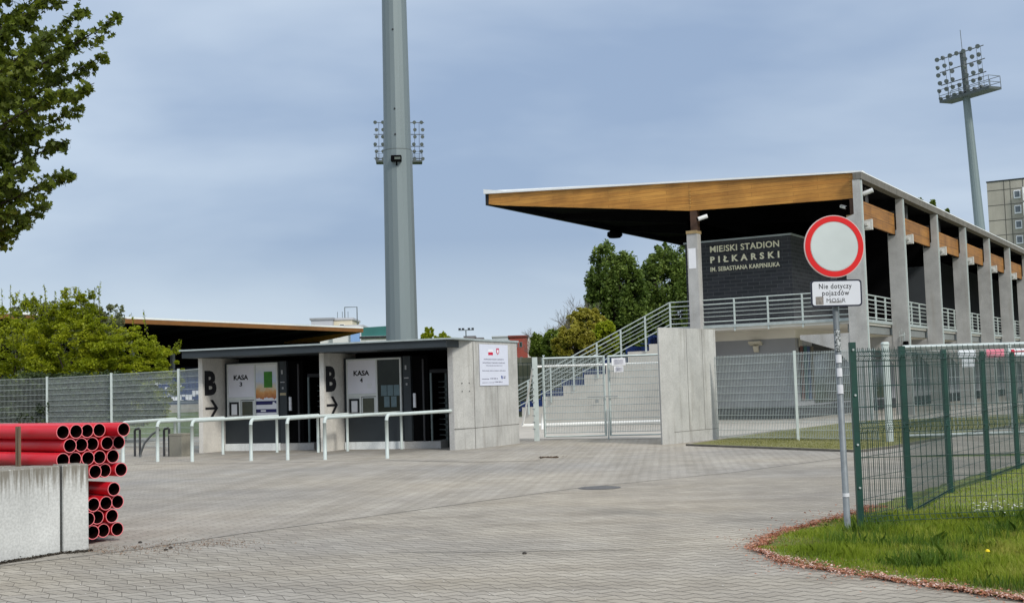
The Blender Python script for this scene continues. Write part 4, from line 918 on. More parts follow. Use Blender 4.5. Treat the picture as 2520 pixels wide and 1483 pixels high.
# ============================================================ MASTS
M_mast=mat('galvanised mast steel',(.20,.24,.245),.5,.10,.35,.45,streak=(3,3,.25),bump=.03)
M_mast2=mat('far mast steel',(.19,.235,.235),.5,.08,.3,.4,streak=(2,2,.2))
M_lampb=mat('grey lamp bowl',(.12,.135,.135),.45,.15,4,.4); M_lampg=mat('lamp glass',(.16,.18,.18),.2,.1,4)
cm=thing('floodlight_mast','tall tapered galvanised mast in the middle rising behind the ticket office','mast',D(986,700,43).xy.to_3d())
MB().tube([(0,0,0),(0,0,9.45)],[.60,.515],16,cap=False).build('pole',M_mast,cm)
zj=D(980,372,43).z
MB().tube([(0,0,0),(0,0,0.01)],[.6,.6],16)
bpy.data.objects.remove([o for o in cm.children if o.name.startswith('pole')][0])
def rad(z): return (1.075-(z-3.7)*.0166)/2
MB().tube([(0,0,0),(0,0,zj)],[rad(0),rad(zj)+.02],18,cap=False).build('pole',M_mast,cm)
MB().tube([(0,0,zj),(0,0,34)],[rad(zj)-.01,rad(34)],18,cap=False).build('upper_pole',M_mast,cm)
MB().tube([(0,0,zj-.02),(0,0,zj+.01)],[rad(zj)+.022,rad(zj)+.022],18,cap=False).build('joint_rim',mat('dark joint edge',(.10,.12,.12),.6,.1,4),cm)
bx_=MB().bbox((-.18,-rad(zj)-.22,zj-.47),(.18,-rad(zj)-.0,zj-.27),.02); bx_.build('camera_box',M_black,cm)
MB().box((-.05,-rad(zj)-.223,zj-.42),(.15,-rad(zj)-.221,zj-.34)).build('box_window',mat('greenish box window',(.10,.12,.10),.3,.1,4),cm)
MB().tube([(0,-rad(zj)-.03,zj-.6),(0,-rad(zj)-.0,zj-.47)],.03,6).build('conduit',M_black,cm)
hb=MB()
for zz_ in (zj+.5,zj+1.4,zj+4.2,zj-1.6,zj+7): hb.tube([(-.03,-rad(zz_)-.005,zz_),(-.03,-rad(zz_)+.02,zz_)],.035,6)
hb.build('bolt_holes',M_dark,cm)
def lampbowl():
    b=MB(); pr_=[(.02,.0),(.10,.02),(.18,.10),(.21,.25)]
    b.lathe(pr_,14); b.xf(Matrix.Rotation(math.radians(112),4,'X')); 
    g=MB(); g.lathe([(.001,.24),(.205,.24)],14); g.xf(Matrix.Rotation(math.radians(112),4,'X')); return b,g
def lightmast(label,base,topv,rzr,cols,wid,ht,prad,rows=6,H_=27.,platform_ext=1.6):
    """base, topv: world points of the axis; rzr: heading of the lamp rack's normal"""
    ax_=(topv-base).normalized(); b0=base-ax_*(base.z/ax_.z); Ht=(topv-b0).length
    q=Vector((0,0,1)).rotation_difference(ax_)
    t=thing('floodlight_mast',label,'mast',b0); t.rotation_mode='QUATERNION'; t.rotation_quaternion=q
    MB().tube([(0,0,0),(0,0,Ht)],[prad[0],prad[1]],14,cap=False).build('pole',M_mast2,t)
    RM=Matrix.Rotation(rzr,4,'Z')
    pf=MB(); pf.box((-wid*.5,-.9,Ht-.1),(wid*.5+platform_ext,.75,Ht+.12)); pf.xf(RM).build('platform',mat('dark platform grating',(.07,.085,.085),.6,.2,4),t)
    rl_=MB()
    for z in (.55,1.1):
        for yy in (-.85,.7): rl_.tube([(-wid*.5,yy,Ht+z),(wid*.5+platform_ext,yy,Ht+z)],.03,5)
        rl_.tube([(wid*.5+platform_ext,-.85,Ht+z),(wid*.5+platform_ext,.7,Ht+z)],.03,5)
    for i in range(6):
        x=-wid*.5+(wid+platform_ext)*i/5
        for yy in (-.85,.7): rl_.tube([(x,yy,Ht),(x,yy,Ht+1.1)],.03,5)
    rl_.xf(RM).build('railing',M_lampb,t)
    fr=MB(); fr.box((-.18,-.1,Ht),(.18,.3,Ht+ht+.1))
    for k in range(rows//2+1): z=Ht+.45+k*(ht-.5)/(rows//2); fr.tube([(-wid*.55,-.15,z),(wid*.55,-.15,z)],.05,5)
    for s_ in (-1,1):
        for x in (.34,.44): fr.tube([(s_*wid*x,.05,Ht),(s_*wid*x,.05,Ht+ht)],.025,4)
    fr.tube([(0,.1,Ht+ht),(0,.1,Ht+ht+2.1)],.03,5); fr.xf(RM).build('rack',M_lampb,t)
    first=None
    for k in range(rows):
        for c_ in range(cols):
            x=-wid*.5+wid*c_/(cols-1); z=Ht+.38+k*(ht-.45)/(rows-1)
            if abs(x)<.2 and k>1 and k<rows-1: continue
            if first is None:
                bm,gm=lampbowl(); bm.xf(RM); gm.xf(RM); lo=bm.build('lamp',M_lampb,t,True); gm.build('lens',M_lampg,lo); first=lo
            else:
                lo=first.copy(); col.objects.link(lo); lo.parent=t
                for ch in first.children: cc=ch.copy(); col.objects.link(cc); cc.parent=lo
            p=RM@Vector((x,-.45-(k%2)*.1,z)); lo.location=p
            lo.rotation_euler=(0,0,random.uniform(-.5,.5))
    return t
lightmast('right floodlight mast behind the near grandstand, leaning left with a crowded lamp rack',D(2412,575,112),D(2377,238,112),math.radians(-60),7,4.6,4.1,(.60,.33),rows=6,platform_ext=.95)
lightmast('distant floodlight mast whose lamps show on both sides of the middle mast',D(984,700,140),D(982,400,140),math.radians(4),7,5.2,4.6,(.6,.35),rows=6,platform_ext=0)
# ============================================================ VEGETATION
def leafmesh(name,C_,S,m,parent,lobed=False,updir=.35,aspect=.62,jit=.3,seed=1,flat=None):
    r=np.random.default_rng(seed); n=len(C_)
    a=r.normal(size=(n,3)); a[:,2]*=.6; a/=np.linalg.norm(a,axis=1)[:,None]
    nn=r.normal(size=(n,3)); nn[:,2]+=updir*3; nn/=np.linalg.norm(nn,axis=1)[:,None]
    b=np.cross(nn,a); b/=np.linalg.norm(b,axis=1)[:,None]+1e-9; a=np.cross(b,nn)
    s=S*(1+jit*r.normal(size=n)).clip(.45,1.8)
    if lobed: shp=[(-.55,0),(-.35,.33),(-.05,.62),(.05,.30),(.62,.28),(.32,.02),(.85,-.02),(.3,-.12),(.45,-.42),(.0,-.30),(-.12,-.62),(-.38,-.3)]; shp=[(-.5,0),(-.30,.30),(-.12,.60),(.08,.26),(.50,.42),(.42,.10),(.85,0),(.42,-.10),(.50,-.42),(.08,-.26),(-.12,-.60),(-.30,-.30)]
    else: shp=[(-.5,0),(-.05,aspect/2),(.5,0),(-.05,-aspect/2)]
    k=len(shp); V=np.zeros((n,k,3))
    for i,(p,q) in enumerate(shp): V[:,i,:]=C_+a*(s*p)[:,None]+b*(s*q)[:,None]+nn*(s*(-.12 if abs(q)<.05 and not lobed else .05*abs(q)))[:,None]
    me=bpy.data.meshes.new(name); me.vertices.add(n*k); me.vertices.foreach_set('co',V.reshape(-1))
    me.loops.add(n*k); me.loops.foreach_set('vertex_index',np.arange(n*k,dtype=np.int32)); me.polygons.add(n)
    me.polygons.foreach_set('loop_start',np.arange(0,n*k,k,dtype=np.int32)); me.update(calc_edges=True); me.materials.append(m)
    o=bpy.data.objects.new(name,me); col.objects.link(o); 
    if parent: o.parent=parent
    return o
def leafmat(name,c1,c2,c3,scale=1.2,trans=.35):
    """leaves: each its own tone, broad patches of young and old growth"""
    m=bpy.data.materials.new(name); m.use_nodes=True; t=m.node_tree; b=t.nodes['Principled BSDF']; nn=t.nodes.new; l=t.links.new
    b.inputs['Roughness'].default_value=.55; b.inputs['Specular IOR Level'].default_value=.3
    g=nn('ShaderNodeNewGeometry'); tc=nn('ShaderNodeTexCoord')
    r=nn('ShaderNodeValToRGB'); e=r.color_ramp.elements; e[0].position=0; e[0].color=(*c1,1); e[1].position=1; e[1].color=(*c3,1); q=e.new(.55); q.color=(*c2,1)
    n=nn('ShaderNodeTexNoise'); n.inputs['Scale'].default_value=scale; n.inputs['Detail'].default_value=3; l(tc.outputs['Object'],n.inputs['Vector'])
    a=nn('ShaderNodeMath'); a.operation='MULTIPLY_ADD'; a.inputs[1].default_value=.45; l(g.outputs['Random Per Island'],a.inputs[0])
    s=nn('ShaderNodeMapRange'); s.inputs[1].default_value=.3; s.inputs[2].default_value=.7; s.inputs[3].default_value=0; s.inputs[4].default_value=.6; l(n.outputs['Fac'],s.inputs[0]); l(s.outputs[0],a.inputs[2])
    l(a.outputs[0],r.inputs[0]); l(r.outputs[0],b.inputs['Base Color'])
    tr=nn('ShaderNodeBsdfTranslucent'); ms=nn('ShaderNodeMixShader'); ms.inputs[0].default_value=trans; l(r.outputs[0],tr.inputs[0])
    l(b.outputs[0],ms.inputs[1]); l(tr.outputs[0],ms.inputs[2]); l(ms.outputs[0],t.nodes['Material Output'].inputs[0]); return m
M_bark=mat('dark bark',(.035,.026,.018),.95,.3,6,bump=.4); M_barkg=mat('grey bark',(.16,.145,.13),.95,.25,4,bump=.3)
def tree(name,label,base,blobs,nleaf,size,lm,bark=M_bark,trunk=.25,clumps=40,cl=.28,group=None,seed=1,updir=.35,cat='tree',limbs=14,shoots=0,shell=.55,trunk_h=None,flatz=.8):
    """blobs: (x,y,z,rx,ry,rz) relative to the base; leaves gather in clumps on and inside them"""
    R_=random.Random(seed); r=np.random.default_rng(seed)
    t=thing(name,label,cat,base,0,group)
    pts=[];cent=[]
    wsum=sum(b[3]*b[4]*b[5] for b in blobs)
    for b in blobs:
        nb=max(3,int(clumps*b[3]*b[4]*b[5]/wsum)); nl=int(nleaf*b[3]*b[4]*b[5]/wsum)
        d=r.normal(size=(nb,3)); d/=np.linalg.norm(d,axis=1)[:,None]; rad_=(shell+(1-shell)*r.random(nb))**.6
        c=d*rad_[:,None]*np.array(b[3:6])+np.array(b[:3]); cent.append(c)
        idx=r.integers(0,nb,nl); sc=cl*np.array(b[3:6])*(.6+.8*r.random(nb))[idx][:,None]
        off=r.normal(size=(nl,3)); off/=np.linalg.norm(off,axis=1)[:,None]; off*=(r.random(nl)**.45)[:,None]
        off[:,2]*=flatz
        pts.append(c[idx]+off*sc)
    cent=np.concatenate(cent); P=np.concatenate(pts)
    zlow=min(b[2]-b[5] for b in blobs); ztop=max(b[2]+b[5]*.4 for b in blobs); cx=np.mean([b[0] for b in blobs]); cy=np.mean([b[1] for b in blobs])
    tk=MB(); hh=trunk_h or (zlow+ztop)/2
    tk.tube([(0,0,-.1),(cx*.2+trunk*.3,cy*.2,hh*.35),(cx*.6,cy*.6-trunk*.3,hh*.7),(cx,cy,hh)],[trunk*1.15,trunk*.85,trunk*.65,trunk*.4],9)
    tk.build('trunk',bark,t,True)
    lb=MB()
    ids=list(range(len(cent))); R_.shuffle(ids)
    for i in ids[:limbs]:
        c=Vector(cent[i]); z0=min(max(zlow*.6,hh*R_.uniform(.35,.9)),c.z-.1 if c.z-.1>0 else .1); f=z0/hh; s=Vector((cx*f*.9,cy*f*.9,z0)); mid=s.lerp(c,.5)+Vector((R_.uniform(-.1,.1)*(c-s).length,R_.uniform(-.1,.1)*(c-s).length,.08*(c-s).length))
        lb.tube([s,mid,c],[trunk*.32,trunk*.18,trunk*.05],5)
    if shoots:
        sp=[]
        for i in range(shoots):
            b=R_.choice(blobs); a=R_.uniform(0,6.28); s=Vector((b[0]+b[3]*.6*math.cos(a),b[1]+b[4]*.6*math.sin(a),b[2]+b[5]*.75)); L_=R_.uniform(.3,1.0)*b[5]*.55
            e=s+Vector((R_.uniform(-.45,.45)*L_,R_.uniform(-.3,.3)*L_,L_)); lb.tube([s,e],[.012,.006],4)
            for k in range(26): q=s.lerp(e,k/26); sp.append((q.x+R_.gauss(0,.035),q.y+R_.gauss(0,.035),q.z))
        P=np.concatenate([P,np.array(sp)])
    lb.build('limbs',bark,t,True)
    leafmesh('crown',P,size,lm,t,seed=seed,updir=updir); return t
L_hb=leafmat('hornbeam leaves',(.11,.155,.006),(.27,.32,.012),(.46,.48,.03),.8,.5)
L_pop=leafmat('poplar leaves',(.050,.09,.018),(.115,.175,.032),(.22,.29,.06),.35,.35)
L_ol=leafmat('olive young leaves',(.20,.19,.025),(.31,.285,.035),(.42,.38,.06),.3,.4)
L_gr=leafmat('mid green leaves',(.075,.12,.018),(.15,.21,.03),(.24,.31,.05),.3,.35)
L_yl=leafmat('yellow green leaves',(.18,.23,.012),(.31,.37,.018),(.42,.46,.04),.3,.45)
L_pale=leafmat('pale grey green leaves',(.11,.13,.06),(.17,.19,.09),(.24,.26,.13),.3,.4)
L_for=leafmat('dark olive maple leaves',(.032,.052,.005),(.095,.130,.012),(.22,.26,.025),.9,.45)  # dark olive leaf tones
L_hd=leafmat('dark hedge leaves',(.022,.038,.014),(.045,.068,.022),(.08,.11,.04),.8,.2)
def X(px,Y,z=0): p=D(px,900,Y); return Vector((p.x,Y,z))
def zat(py,px,Y): return D(px,py,Y).z
# hornbeam screen on the left
G1='green shrubs behind the left mesh fence'
tree('shrub','bushy yellow green hornbeam at the left edge behind the mesh fence',X(40,50),[(-.5,0,3.0,2.4,1.6,2.6),(.6,0,2.2,2.0,1.5,2.0),(-2.2,0,3.2,2.0,1.5,2.4),(.3,.3,4.9,.9,.8,.9)],36000,.105,L_hb,group=G1,seed=3,clumps=420,cl=.15,flatz=.42,shoots=44,trunk=.12,cat='shrub',updir=.5)
tree('shrub','tallest yellow green hornbeam with loose shoots rising from its top',X(175,49),[(0,0,2.9,1.9,1.5,2.7),(.3,0,4.9,1.0,.8,1.0),(-.8,.2,4.4,.9,.8,.9)],32000,.105,L_hb,group=G1,seed=4,clumps=400,cl=.15,flatz=.42,shoots=50,trunk=.12,cat='shrub',updir=.5)
tree('shrub','wide yellow green hornbeam whose right twigs reach over the dark far stand',X(300,48.5),[(0,0,2.5,1.9,1.4,2.1),(1.0,0,2.2,1.3,1.2,1.7),(-.9,.2,2.8,1.3,1.2,1.9),(1.75,-.1,2.6,.7,.6,1.0)],34000,.105,L_hb,group=G1,seed=5,clumps=420,cl=.15,flatz=.42,shoots=30,trunk=.12,cat='shrub',updir=.5)
tree('hedge','low dark green hedge along the foot of the left mesh fence',X(110,46.5),[(-4.5,.5,1.4,2.4,.8,1.5),(-2,.3,1.4,2.4,.8,1.5),(.6,0,1.4,2.4,.8,1.5),(2.8,-.2,1.3,1.5,.7,1.4)],60000,.13,L_hd,seed=77,clumps=300,cl=.24,trunk=.06,cat='hedge',limbs=10,shell=.3)
for i,(px,py,rz_) in enumerate(((215,735,2.0),(262,738,1.9),(130,742,1.9),(72,738,2.0))):
    Y=85; zt_=zat(py,px,Y)
    tree('tree',['pale thin leaved tree second from the right above the shrubs','pale thin leaved tree nearest the far stand roof','pale thin leaved tree above the middle of the shrubs','pale thin leaved tree far left above the shrubs'][i],X(px,Y),[(0,0,zt_-2.2,1.4,1.4,2.2)],2600,.26,L_pale,bark=M_barkg,seed=20+i,clumps=34,cl=.26,trunk=.12,limbs=20,group='pale trees beyond the shrubs')
# poplars and other trees beyond the pitch corner
Y=140
def tr(px0,px1,py0,py1,Yd,nm,label,lm,n=9000,size=.42,seed=1,nb=3,up=.35,cl=.22,clumps=110,bark=M_bark,trunk=.4,limbs=22,group=None,dens=1):
    x0=D(px0,900,Yd).x; x1=D(px1,900,Yd).x; zt_=zat(py0,(px0+px1)/2,Yd); zb_=max(.6,zat(py1,(px0+px1)/2,Yd)); R_=random.Random(seed)
    W_=x1-x0; H__=zt_-zb_; cx=(x0+x1)/2; bl=[(0,0,(zt_+zb_)/2-H__*.04,W_*.42,W_*.36,H__*.46)]
    for i in range(nb):
        a=R_.uniform(-1,1); zz_=R_.uniform(.25,.85); bl.append((a*W_*.30,R_.uniform(-.2,.2)*W_,zb_+H__*zz_,W_*.23,W_*.22,H__*min(.26,max(.08,1-zz_))))
    return tree(nm,label,Vector((cx,Yd,0)),bl,n,size,lm,bark=bark,seed=seed,clumps=clumps,cl=cl,trunk=trunk,limbs=limbs,updir=up,group=group)
tr(1432,1604,587,890,140,'poplar_tree','big dark green poplar, left one of the pair left of the lettered box',L_pop,40000,.36,31,9,cl=.21,clumps=420,limbs=60,group='poplars beyond the stand')
tr(1560,1730,590,890,146,'poplar_tree','big dark green poplar partly hidden by the brick box and front column',L_pop,38000,.36,32,9,cl=.21,clumps=400,limbs=60,group='poplars beyond the stand')
tr(1330,1410,800,905,105,'tree','mid green round tree right of the red brick building',L_gr,9000,.27,33,3)
tr(1355,1475,785,915,98,'tree','olive brown bushy tree in front of the poplars',L_ol,14000,.24,34,4)
tr(1455,1530,785,880,102,'tree','bright yellow green tree below the poplar',L_yl,7000,.25,35,3)
tr(1395,1500,755,850,120,'tree','dull olive tree between bare branches and the poplar',L_ol,9000,.3,36,3)
tr(1300,1345,812,900,108,'tree','low dark green bush at the foot of the red brick building',L_gr,4500,.26,44,2)
tr(1500,1640,850,960,90,'shrub','dark green bush behind the stair railing',L_gr,9000,.22,45,3)
tr(1032,1072,803,900,120,'tree','yellow green tree just right of the middle mast',L_yl,9000,.27,37,3); tr(1068,1118,815,900,125,'tree','small yellow green tree behind the ticket office roof edge',L_yl,7000,.27,38,2)
for i,(px0,px1,py0,Yd,l) in enumerate(((2262,2300,470,165,'left poplar top showing above the stand roof'),(2296,2335,478,165,'right poplar top showing above the stand roof'),(2338,2362,508,170,'small treetop just above the stand roof near the right mast'))):
    tr(px0,px1,py0,640,Yd,'treetop',l,L_gr,5200,.42,50+i,3,group='treetops over the stand roof')
def baretree(label,px,Yd,py0,seed,spread=.5,r0=.18):
    R_=random.Random(seed); base=X(px,Yd); H__=zat(py0,px,Yd); t=thing('bare_tree',label,'tree',base,0,'bare trees beyond the stand')
    tk=MB(); br=MB()
    tk.tube([(0,0,0),(.1,0,H__*.3),(0,0,H__*.5)],[r0,r0*.8,r0*.55],7); tk.build('trunk',M_barkg,t,True)
    def grow_(p,d,L_,r,lev):
        q=p+d*L_; m_=(p+q)/2+Vector((R_.uniform(-1,1),R_.uniform(-1,1),0))*L_*.06
        br.tube([p,m_,q],[r,r*.8,r*.6],4,cap=False)
        if lev==0: return
        for i in range(3 if lev>1 else 4):
            dd=(d+Vector((R_.uniform(-1,1),R_.uniform(-1,1),R_.uniform(-.15,.7)))*spread*1.3).normalized(); grow_(p+d*L_*R_.uniform(.55,1),dd,L_*R_.uniform(.55,.8),r*.55,lev-1)
    for i in range(6): a=i*1.05+R_.random(); grow_(Vector((0,0,H__*R_.uniform(.3,.5))),Vector((math.cos(a)*.6,math.sin(a)*.6,1)).normalized(),H__*.22,r0*.4,4)
    br.build('branches',M_barkg,t); return t
baretree('small pale leafless tree left of the green trees',1338,110,778,5,.5,.14); baretree('taller leafless tree leaning against the poplar',1425,125,716,6,.55,.24); baretree('thin leafless tree between the two other bare trees',1385,118,760,8,.5,.13)
# overhanging maple in the upper left corner
YT=18.0
mt=thing('maple_tree','large dark green maple overhanging the upper left corner','tree',(-10.5,18.2,0))
def PT(px,py,Yd): p=D(px,py,Yd); return p-Vector((-10.5,18.2,0))
tk=MB(); tk.tube([(0,0,-.1),(.1,0,1.8),(0,.1,3.6),(.1,0,5.6),(0,0,9.5)],[.30,.25,.22,.17,.07],12); tk.build('trunk',M_bark,mt,True)
lb=MB(); R_=random.Random(11); LP_=[]
tips=[(292,42,17.6,3.4),(262,132,18.2,3.3),(232,205,17.2,3.2),(205,262,18.6,3.1),(170,345,17.7,2.9),(183,425,17.5,2.6),(120,505,18.2,2.5),(62,545,17.8,2.4),(12,578,18.2,2.4),(215,22,18.8,3.6),(150,70,17.0,3.4),(95,150,18.9,3.3),(140,230,17.0,3.1),(60,300,18.6,3.0),(85,400,17.2,2.7),(20,440,18.4,2.6),(30,60,17.3,3.5),(165,-60,18.3,3.9),(260,-90,17.8,4.2),(60,-80,18.5,4.0),(-60,100,17,3.3),(-80,300,18.5,3.0),(-100,480,17.5,2.6),(-250,200,18,3),(-300,-50,18,3.6),(-420,420,18.2,2.6),(340,-260,18,4.6),(120,-220,17.5,4.6),(-150,-220,18.4,4.6),
      (110,0,17.8,3.5),(120,100,18.5,3.4),(75,210,17.5,3.2),(30,160,18.2,3.3),(100,320,18.2,3.0),(30,370,17.6,2.8),(60,470,18.0,2.6),(20,520,17.4,2.5),(0,240,17.8,3.1),(190,110,17.7,3.4),(160,160,18.4,3.3),(55,20,18.8,3.5),(0,0,17.6,3.6)]
for ti,(px,py,Yd,zs) in enumerate(tips):
    e=PT(px,py,Yd); s=Vector((0,0,max(2.2,min(e.z-1.3,zs)))); m1=s.lerp(e,.45)+Vector((0,0,.10*(e-s).length)); pts=[s,s.lerp(m1,.5)+Vector((0,R_.uniform(-.1,.1),0)),m1,m1.lerp(e,.5)+Vector((0,R_.uniform(-.1,.1),-.02)),e]
    lb.tube(pts,[.06,.045,.032,.018,.005],6)
    L_=(e-s).length
    def at(f):
        f=f*4; i=min(3,int(f)); return pts[i].lerp(pts[i+1],f-i)
    for k in range(38):
        f=.34+.66*(k/38)**.8; c=at(f); wd=.62*(1-f)**.7+.05; a=R_.uniform(0,6.28)
        q=c+Vector((R_.uniform(-.3,.9)*wd,math.cos(a)*wd*.8,(math.sin(a)*.8+.05)*wd)); lb.tube([c,q],[.007,.003],3,cap=False)
        for j in range(16): u=R_.random()**.6; p=c.lerp(q,u*1.05); LP_.append((p.x+R_.gauss(0,.035),p.y+R_.gauss(0,.05),p.z+R_.gauss(0,.035)-.02))
    for k in range(16): p=at(1-.09*R_.random()); LP_.append((p.x+R_.gauss(0,.03),p.y+R_.gauss(0,.04),p.z+R_.gauss(0,.03)))
lb.build('limbs',M_bark,mt,True)
leafmesh('crown',np.array(LP_),.074,L_for,mt,lobed=True,updir=.15,seed=9)
# ---------------------------------------------------------------- grass blades, litter
def inpoly(P,poly):
    x,y=P[:,0],P[:,1]; c=np.zeros(len(P),bool); n=len(poly); j=n-1
    for i in range(n):
        xi,yi=poly[i][0],poly[i][1]; xj,yj=poly[j][0],poly[j][1]
        c^=((yi>y)!=(yj>y))&(x<(xj-xi)*(y-yi)/(yj-yi+1e-12)+xi); j=i
    return c
def blades(name,label,poly,n,h0,h1,wd,m,seed,z=.012,patch=1.5,bound=None,thr=None):
    r=np.random.default_rng(seed); xs=[p[0] for p in poly]; ys=[p[1] for p in poly]
    b=bound or (min(xs),max(xs),min(ys),max(ys))
    P=np.column_stack([r.uniform(b[0],b[1],n),r.uniform(b[2],b[3],n)]); P=P[inpoly(P,poly)]
    f=np.sin(P[:,0]*patch*2.1+np.sin(P[:,1]*patch*1.7)*1.5)+np.sin(P[:,1]*patch*2.9+P[:,0]*patch)+.8*np.sin(P[:,0]*patch*6.3+P[:,1]*patch*5.1); f=(f+2.8)/5.6
    keep=(r.random(len(P))<.45+.55*f) if thr is None else (f+r.normal(0,.06,len(P))>thr); P=P[keep]; f=f[keep]; n=len(P)
    dist=np.full(n,9.)
    for i in range(len(poly)):
        A_=np.array(poly[i][:2]); B2=np.array(poly[(i+1)%len(poly)][:2]); d_=B2-A_; tt=(((P-A_)@d_)/(d_@d_+1e-9)).clip(0,1); dist=np.minimum(dist,np.linalg.norm(P-(A_+tt[:,None]*d_),axis=1))
    ef=(dist/.55).clip(.22,1); k2=r.random(n)<(.25+.75*(dist/.35).clip(0,1)); P=P[k2]; f=f[k2]; ef=ef[k2]; n=len(P)
    h=(h0+(h1-h0)*f**1.5)*(.55+.7*r.random(n))*ef; a=r.uniform(0,2*np.pi,n); ln=r.normal(0,.45,n)*h; la=r.uniform(0,2*np.pi,n)
    V=np.zeros((n,5,3)); dx=np.cos(a)*wd/2; dy=np.sin(a)*wd/2; lx=np.cos(la)*ln; ly=np.sin(la)*ln
    V[:,0]=np.column_stack([P[:,0]-dx,P[:,1]-dy,np.full(n,z)]); V[:,1]=np.column_stack([P[:,0]+dx,P[:,1]+dy,np.full(n,z)])
    V[:,2]=np.column_stack([P[:,0]+dx*.7+lx*.35,P[:,1]+dy*.7+ly*.35,z+h*.6]); V[:,3]=np.column_stack([P[:,0]+lx,P[:,1]+ly,z+h*(1-.25*(ln/h)**2).clip(.4,1)]); V[:,4]=np.column_stack([P[:,0]-dx*.7+lx*.35,P[:,1]-dy*.7+ly*.35,z+h*.6])
    me=bpy.data.meshes.new(name); me.vertices.add(n*5); me.vertices.foreach_set('co',V.reshape(-1)); me.loops.add(n*5); me.loops.foreach_set('vertex_index',np.arange(n*5,dtype=np.int32)); me.polygons.add(n); me.polygons.foreach_set('loop_start',np.arange(0,n*5,5,dtype=np.int32)); me.update(calc_edges=True); me.materials.append(m)
    o=bpy.data.objects.new(name,me); col.objects.link(o); return tag(o,label,'grass',kind='stuff')
L_gra=leafmat('grass blades',(.12,.19,.016),(.27,.35,.03),(.50,.48,.12),1.3,.5)
L_dry=leafmat('dry grass blades',(.17,.18,.05),(.26,.26,.09),(.38,.35,.16),.8,.45)
ISLn=[(p[0],p[1]) for p in ISL]
c0=sum(p[0] for p in ISL)/len(ISL)
outer=[(p[0],p[1]) for p in ISLn]
near_b=(min(p[0] for p in ISLn),6.5,min(p[1] for p in ISLn),14.2)
fenceA=[(3.62,13.4),(4.45,14.4),(5.86,17.1),(7.1,19.0),(9.7,23.2),(14,30),(14,13.5)]
blades('grass','tufted green grass in front of the green fence and round the sign foot',outer,150000,.03,.17,.006,L_gra,1,bound=near_b,patch=1.6)
blades('grass','smooth bright lawn inside the green fence',outer,130000,.025,.05,.010,L_gra,2,bound=(3.2,16,13.4,30),patch=.7)
blades('grass','yellowed dry grass blades along the edge of the grass island',outer,70000,.03,.065,.006,L_dry,11,bound=near_b,patch=2.7,thr=.66)
blades('grass','dark taller grass tufts among the grass by the green fence',outer,60000,.08,.20,.007,leafmat('dark tuft blades',(.05,.10,.012),(.10,.18,.02),(.16,.25,.03),2,.4),12,bound=near_b,patch=1.9,thr=.72)
blades('grass','dry short verge grass behind the silver fence',[(p[0],p[1]) for p in STR],60000,.02,.06,.016,L_dry,3,bound=(5,16,28,46),patch=.5)
# brown bracts along the edge of the island
def litter(name,label,lines,n,spread,size,m,seed,bias=0,z=.012):
    r=np.random.default_rng(seed); C_=[]
    seg=[(np.array(a),np.array(b)) for ln in lines for a,b in zip(ln[:-1],ln[1:])]; ls=np.array([np.linalg.norm(b-a) for a,b in seg]); ls/=ls.sum()
    idx=r.choice(len(seg),n,p=ls)
    for i in idx:
        a,b=seg[i]; t=r.random(); p=a+(b-a)*t; d=(b-a)/np.linalg.norm(b-a); nr=np.array([-d[1],d[0]]); q=p+nr*(r.normal(0,spread)*(.4+1.5*abs(math.sin(p[0]*4.1+p[1]*3))*abs(math.sin(p[0]*9.7)))+bias); C_.append((q[0],q[1],z+abs(r.normal(0,.008))))
    o=leafmesh(name,np.array(C_),size,m,None,updir=1.0,aspect=.55,seed=seed); return tag(o,label,'leaf litter',kind='stuff')
L_br=leafmat('brown bud scales',(.20,.07,.035),(.38,.15,.08),(.60,.36,.26),6,.2); L_pk=leafmat('pinkish bud scales',(.45,.25,.18),(.65,.45,.38),(.8,.68,.62),6,.2)
fl_=RF_; bl_=RB_[:34]
litter('bud_scales','brown fallen bud scales along the edge of the grass island',[fl_,bl_],6500,.045,.026,L_br,5,z=.02)
litter('bud_scales','pale pink fallen bud scales on the near edge of the grass island',[fl_[1:]],1800,.07,.022,L_pk,6,z=.028)
litter('bud_scales','brown bud scales blown onto the paving and into the grass beside the island edge',[fl_,bl_],2600,.17,.024,L_br,15,z=.02)
# daisies and a dandelion
fw=MB(); 
for i in range(46):
    px=random.uniform(2395,2519); py=1258+random.gauss(0,11)-(px-2395)*.03; p=G(px,min(py,1290)); 
    if p.y<13.8: continue
    fw.lathe([(.001,.004),(.014,.0)],7,(p.x,p.y,.06))
tag(fw.build('daisies',mat('daisy white',(.75,.76,.72),.6,.03,5)),'small white daisies scattered on the lawn inside the green fence','flowers',kind='stuff')
p=G(2431,1385); dn=thing('dandelion','single yellow dandelion in the near grass','flower',(p.x,p.y,.01)); MB().lathe([(.001,.02),(.016,.014),(.02,0)],12,(0,0,.09)).build('flower_head',mat('dandelion yellow',(.80,.60,.01),.6,.1,20),dn); MB().tube([(0,0,0),(0,0,.09)],.003,5).build('stem',L_gra,dn)
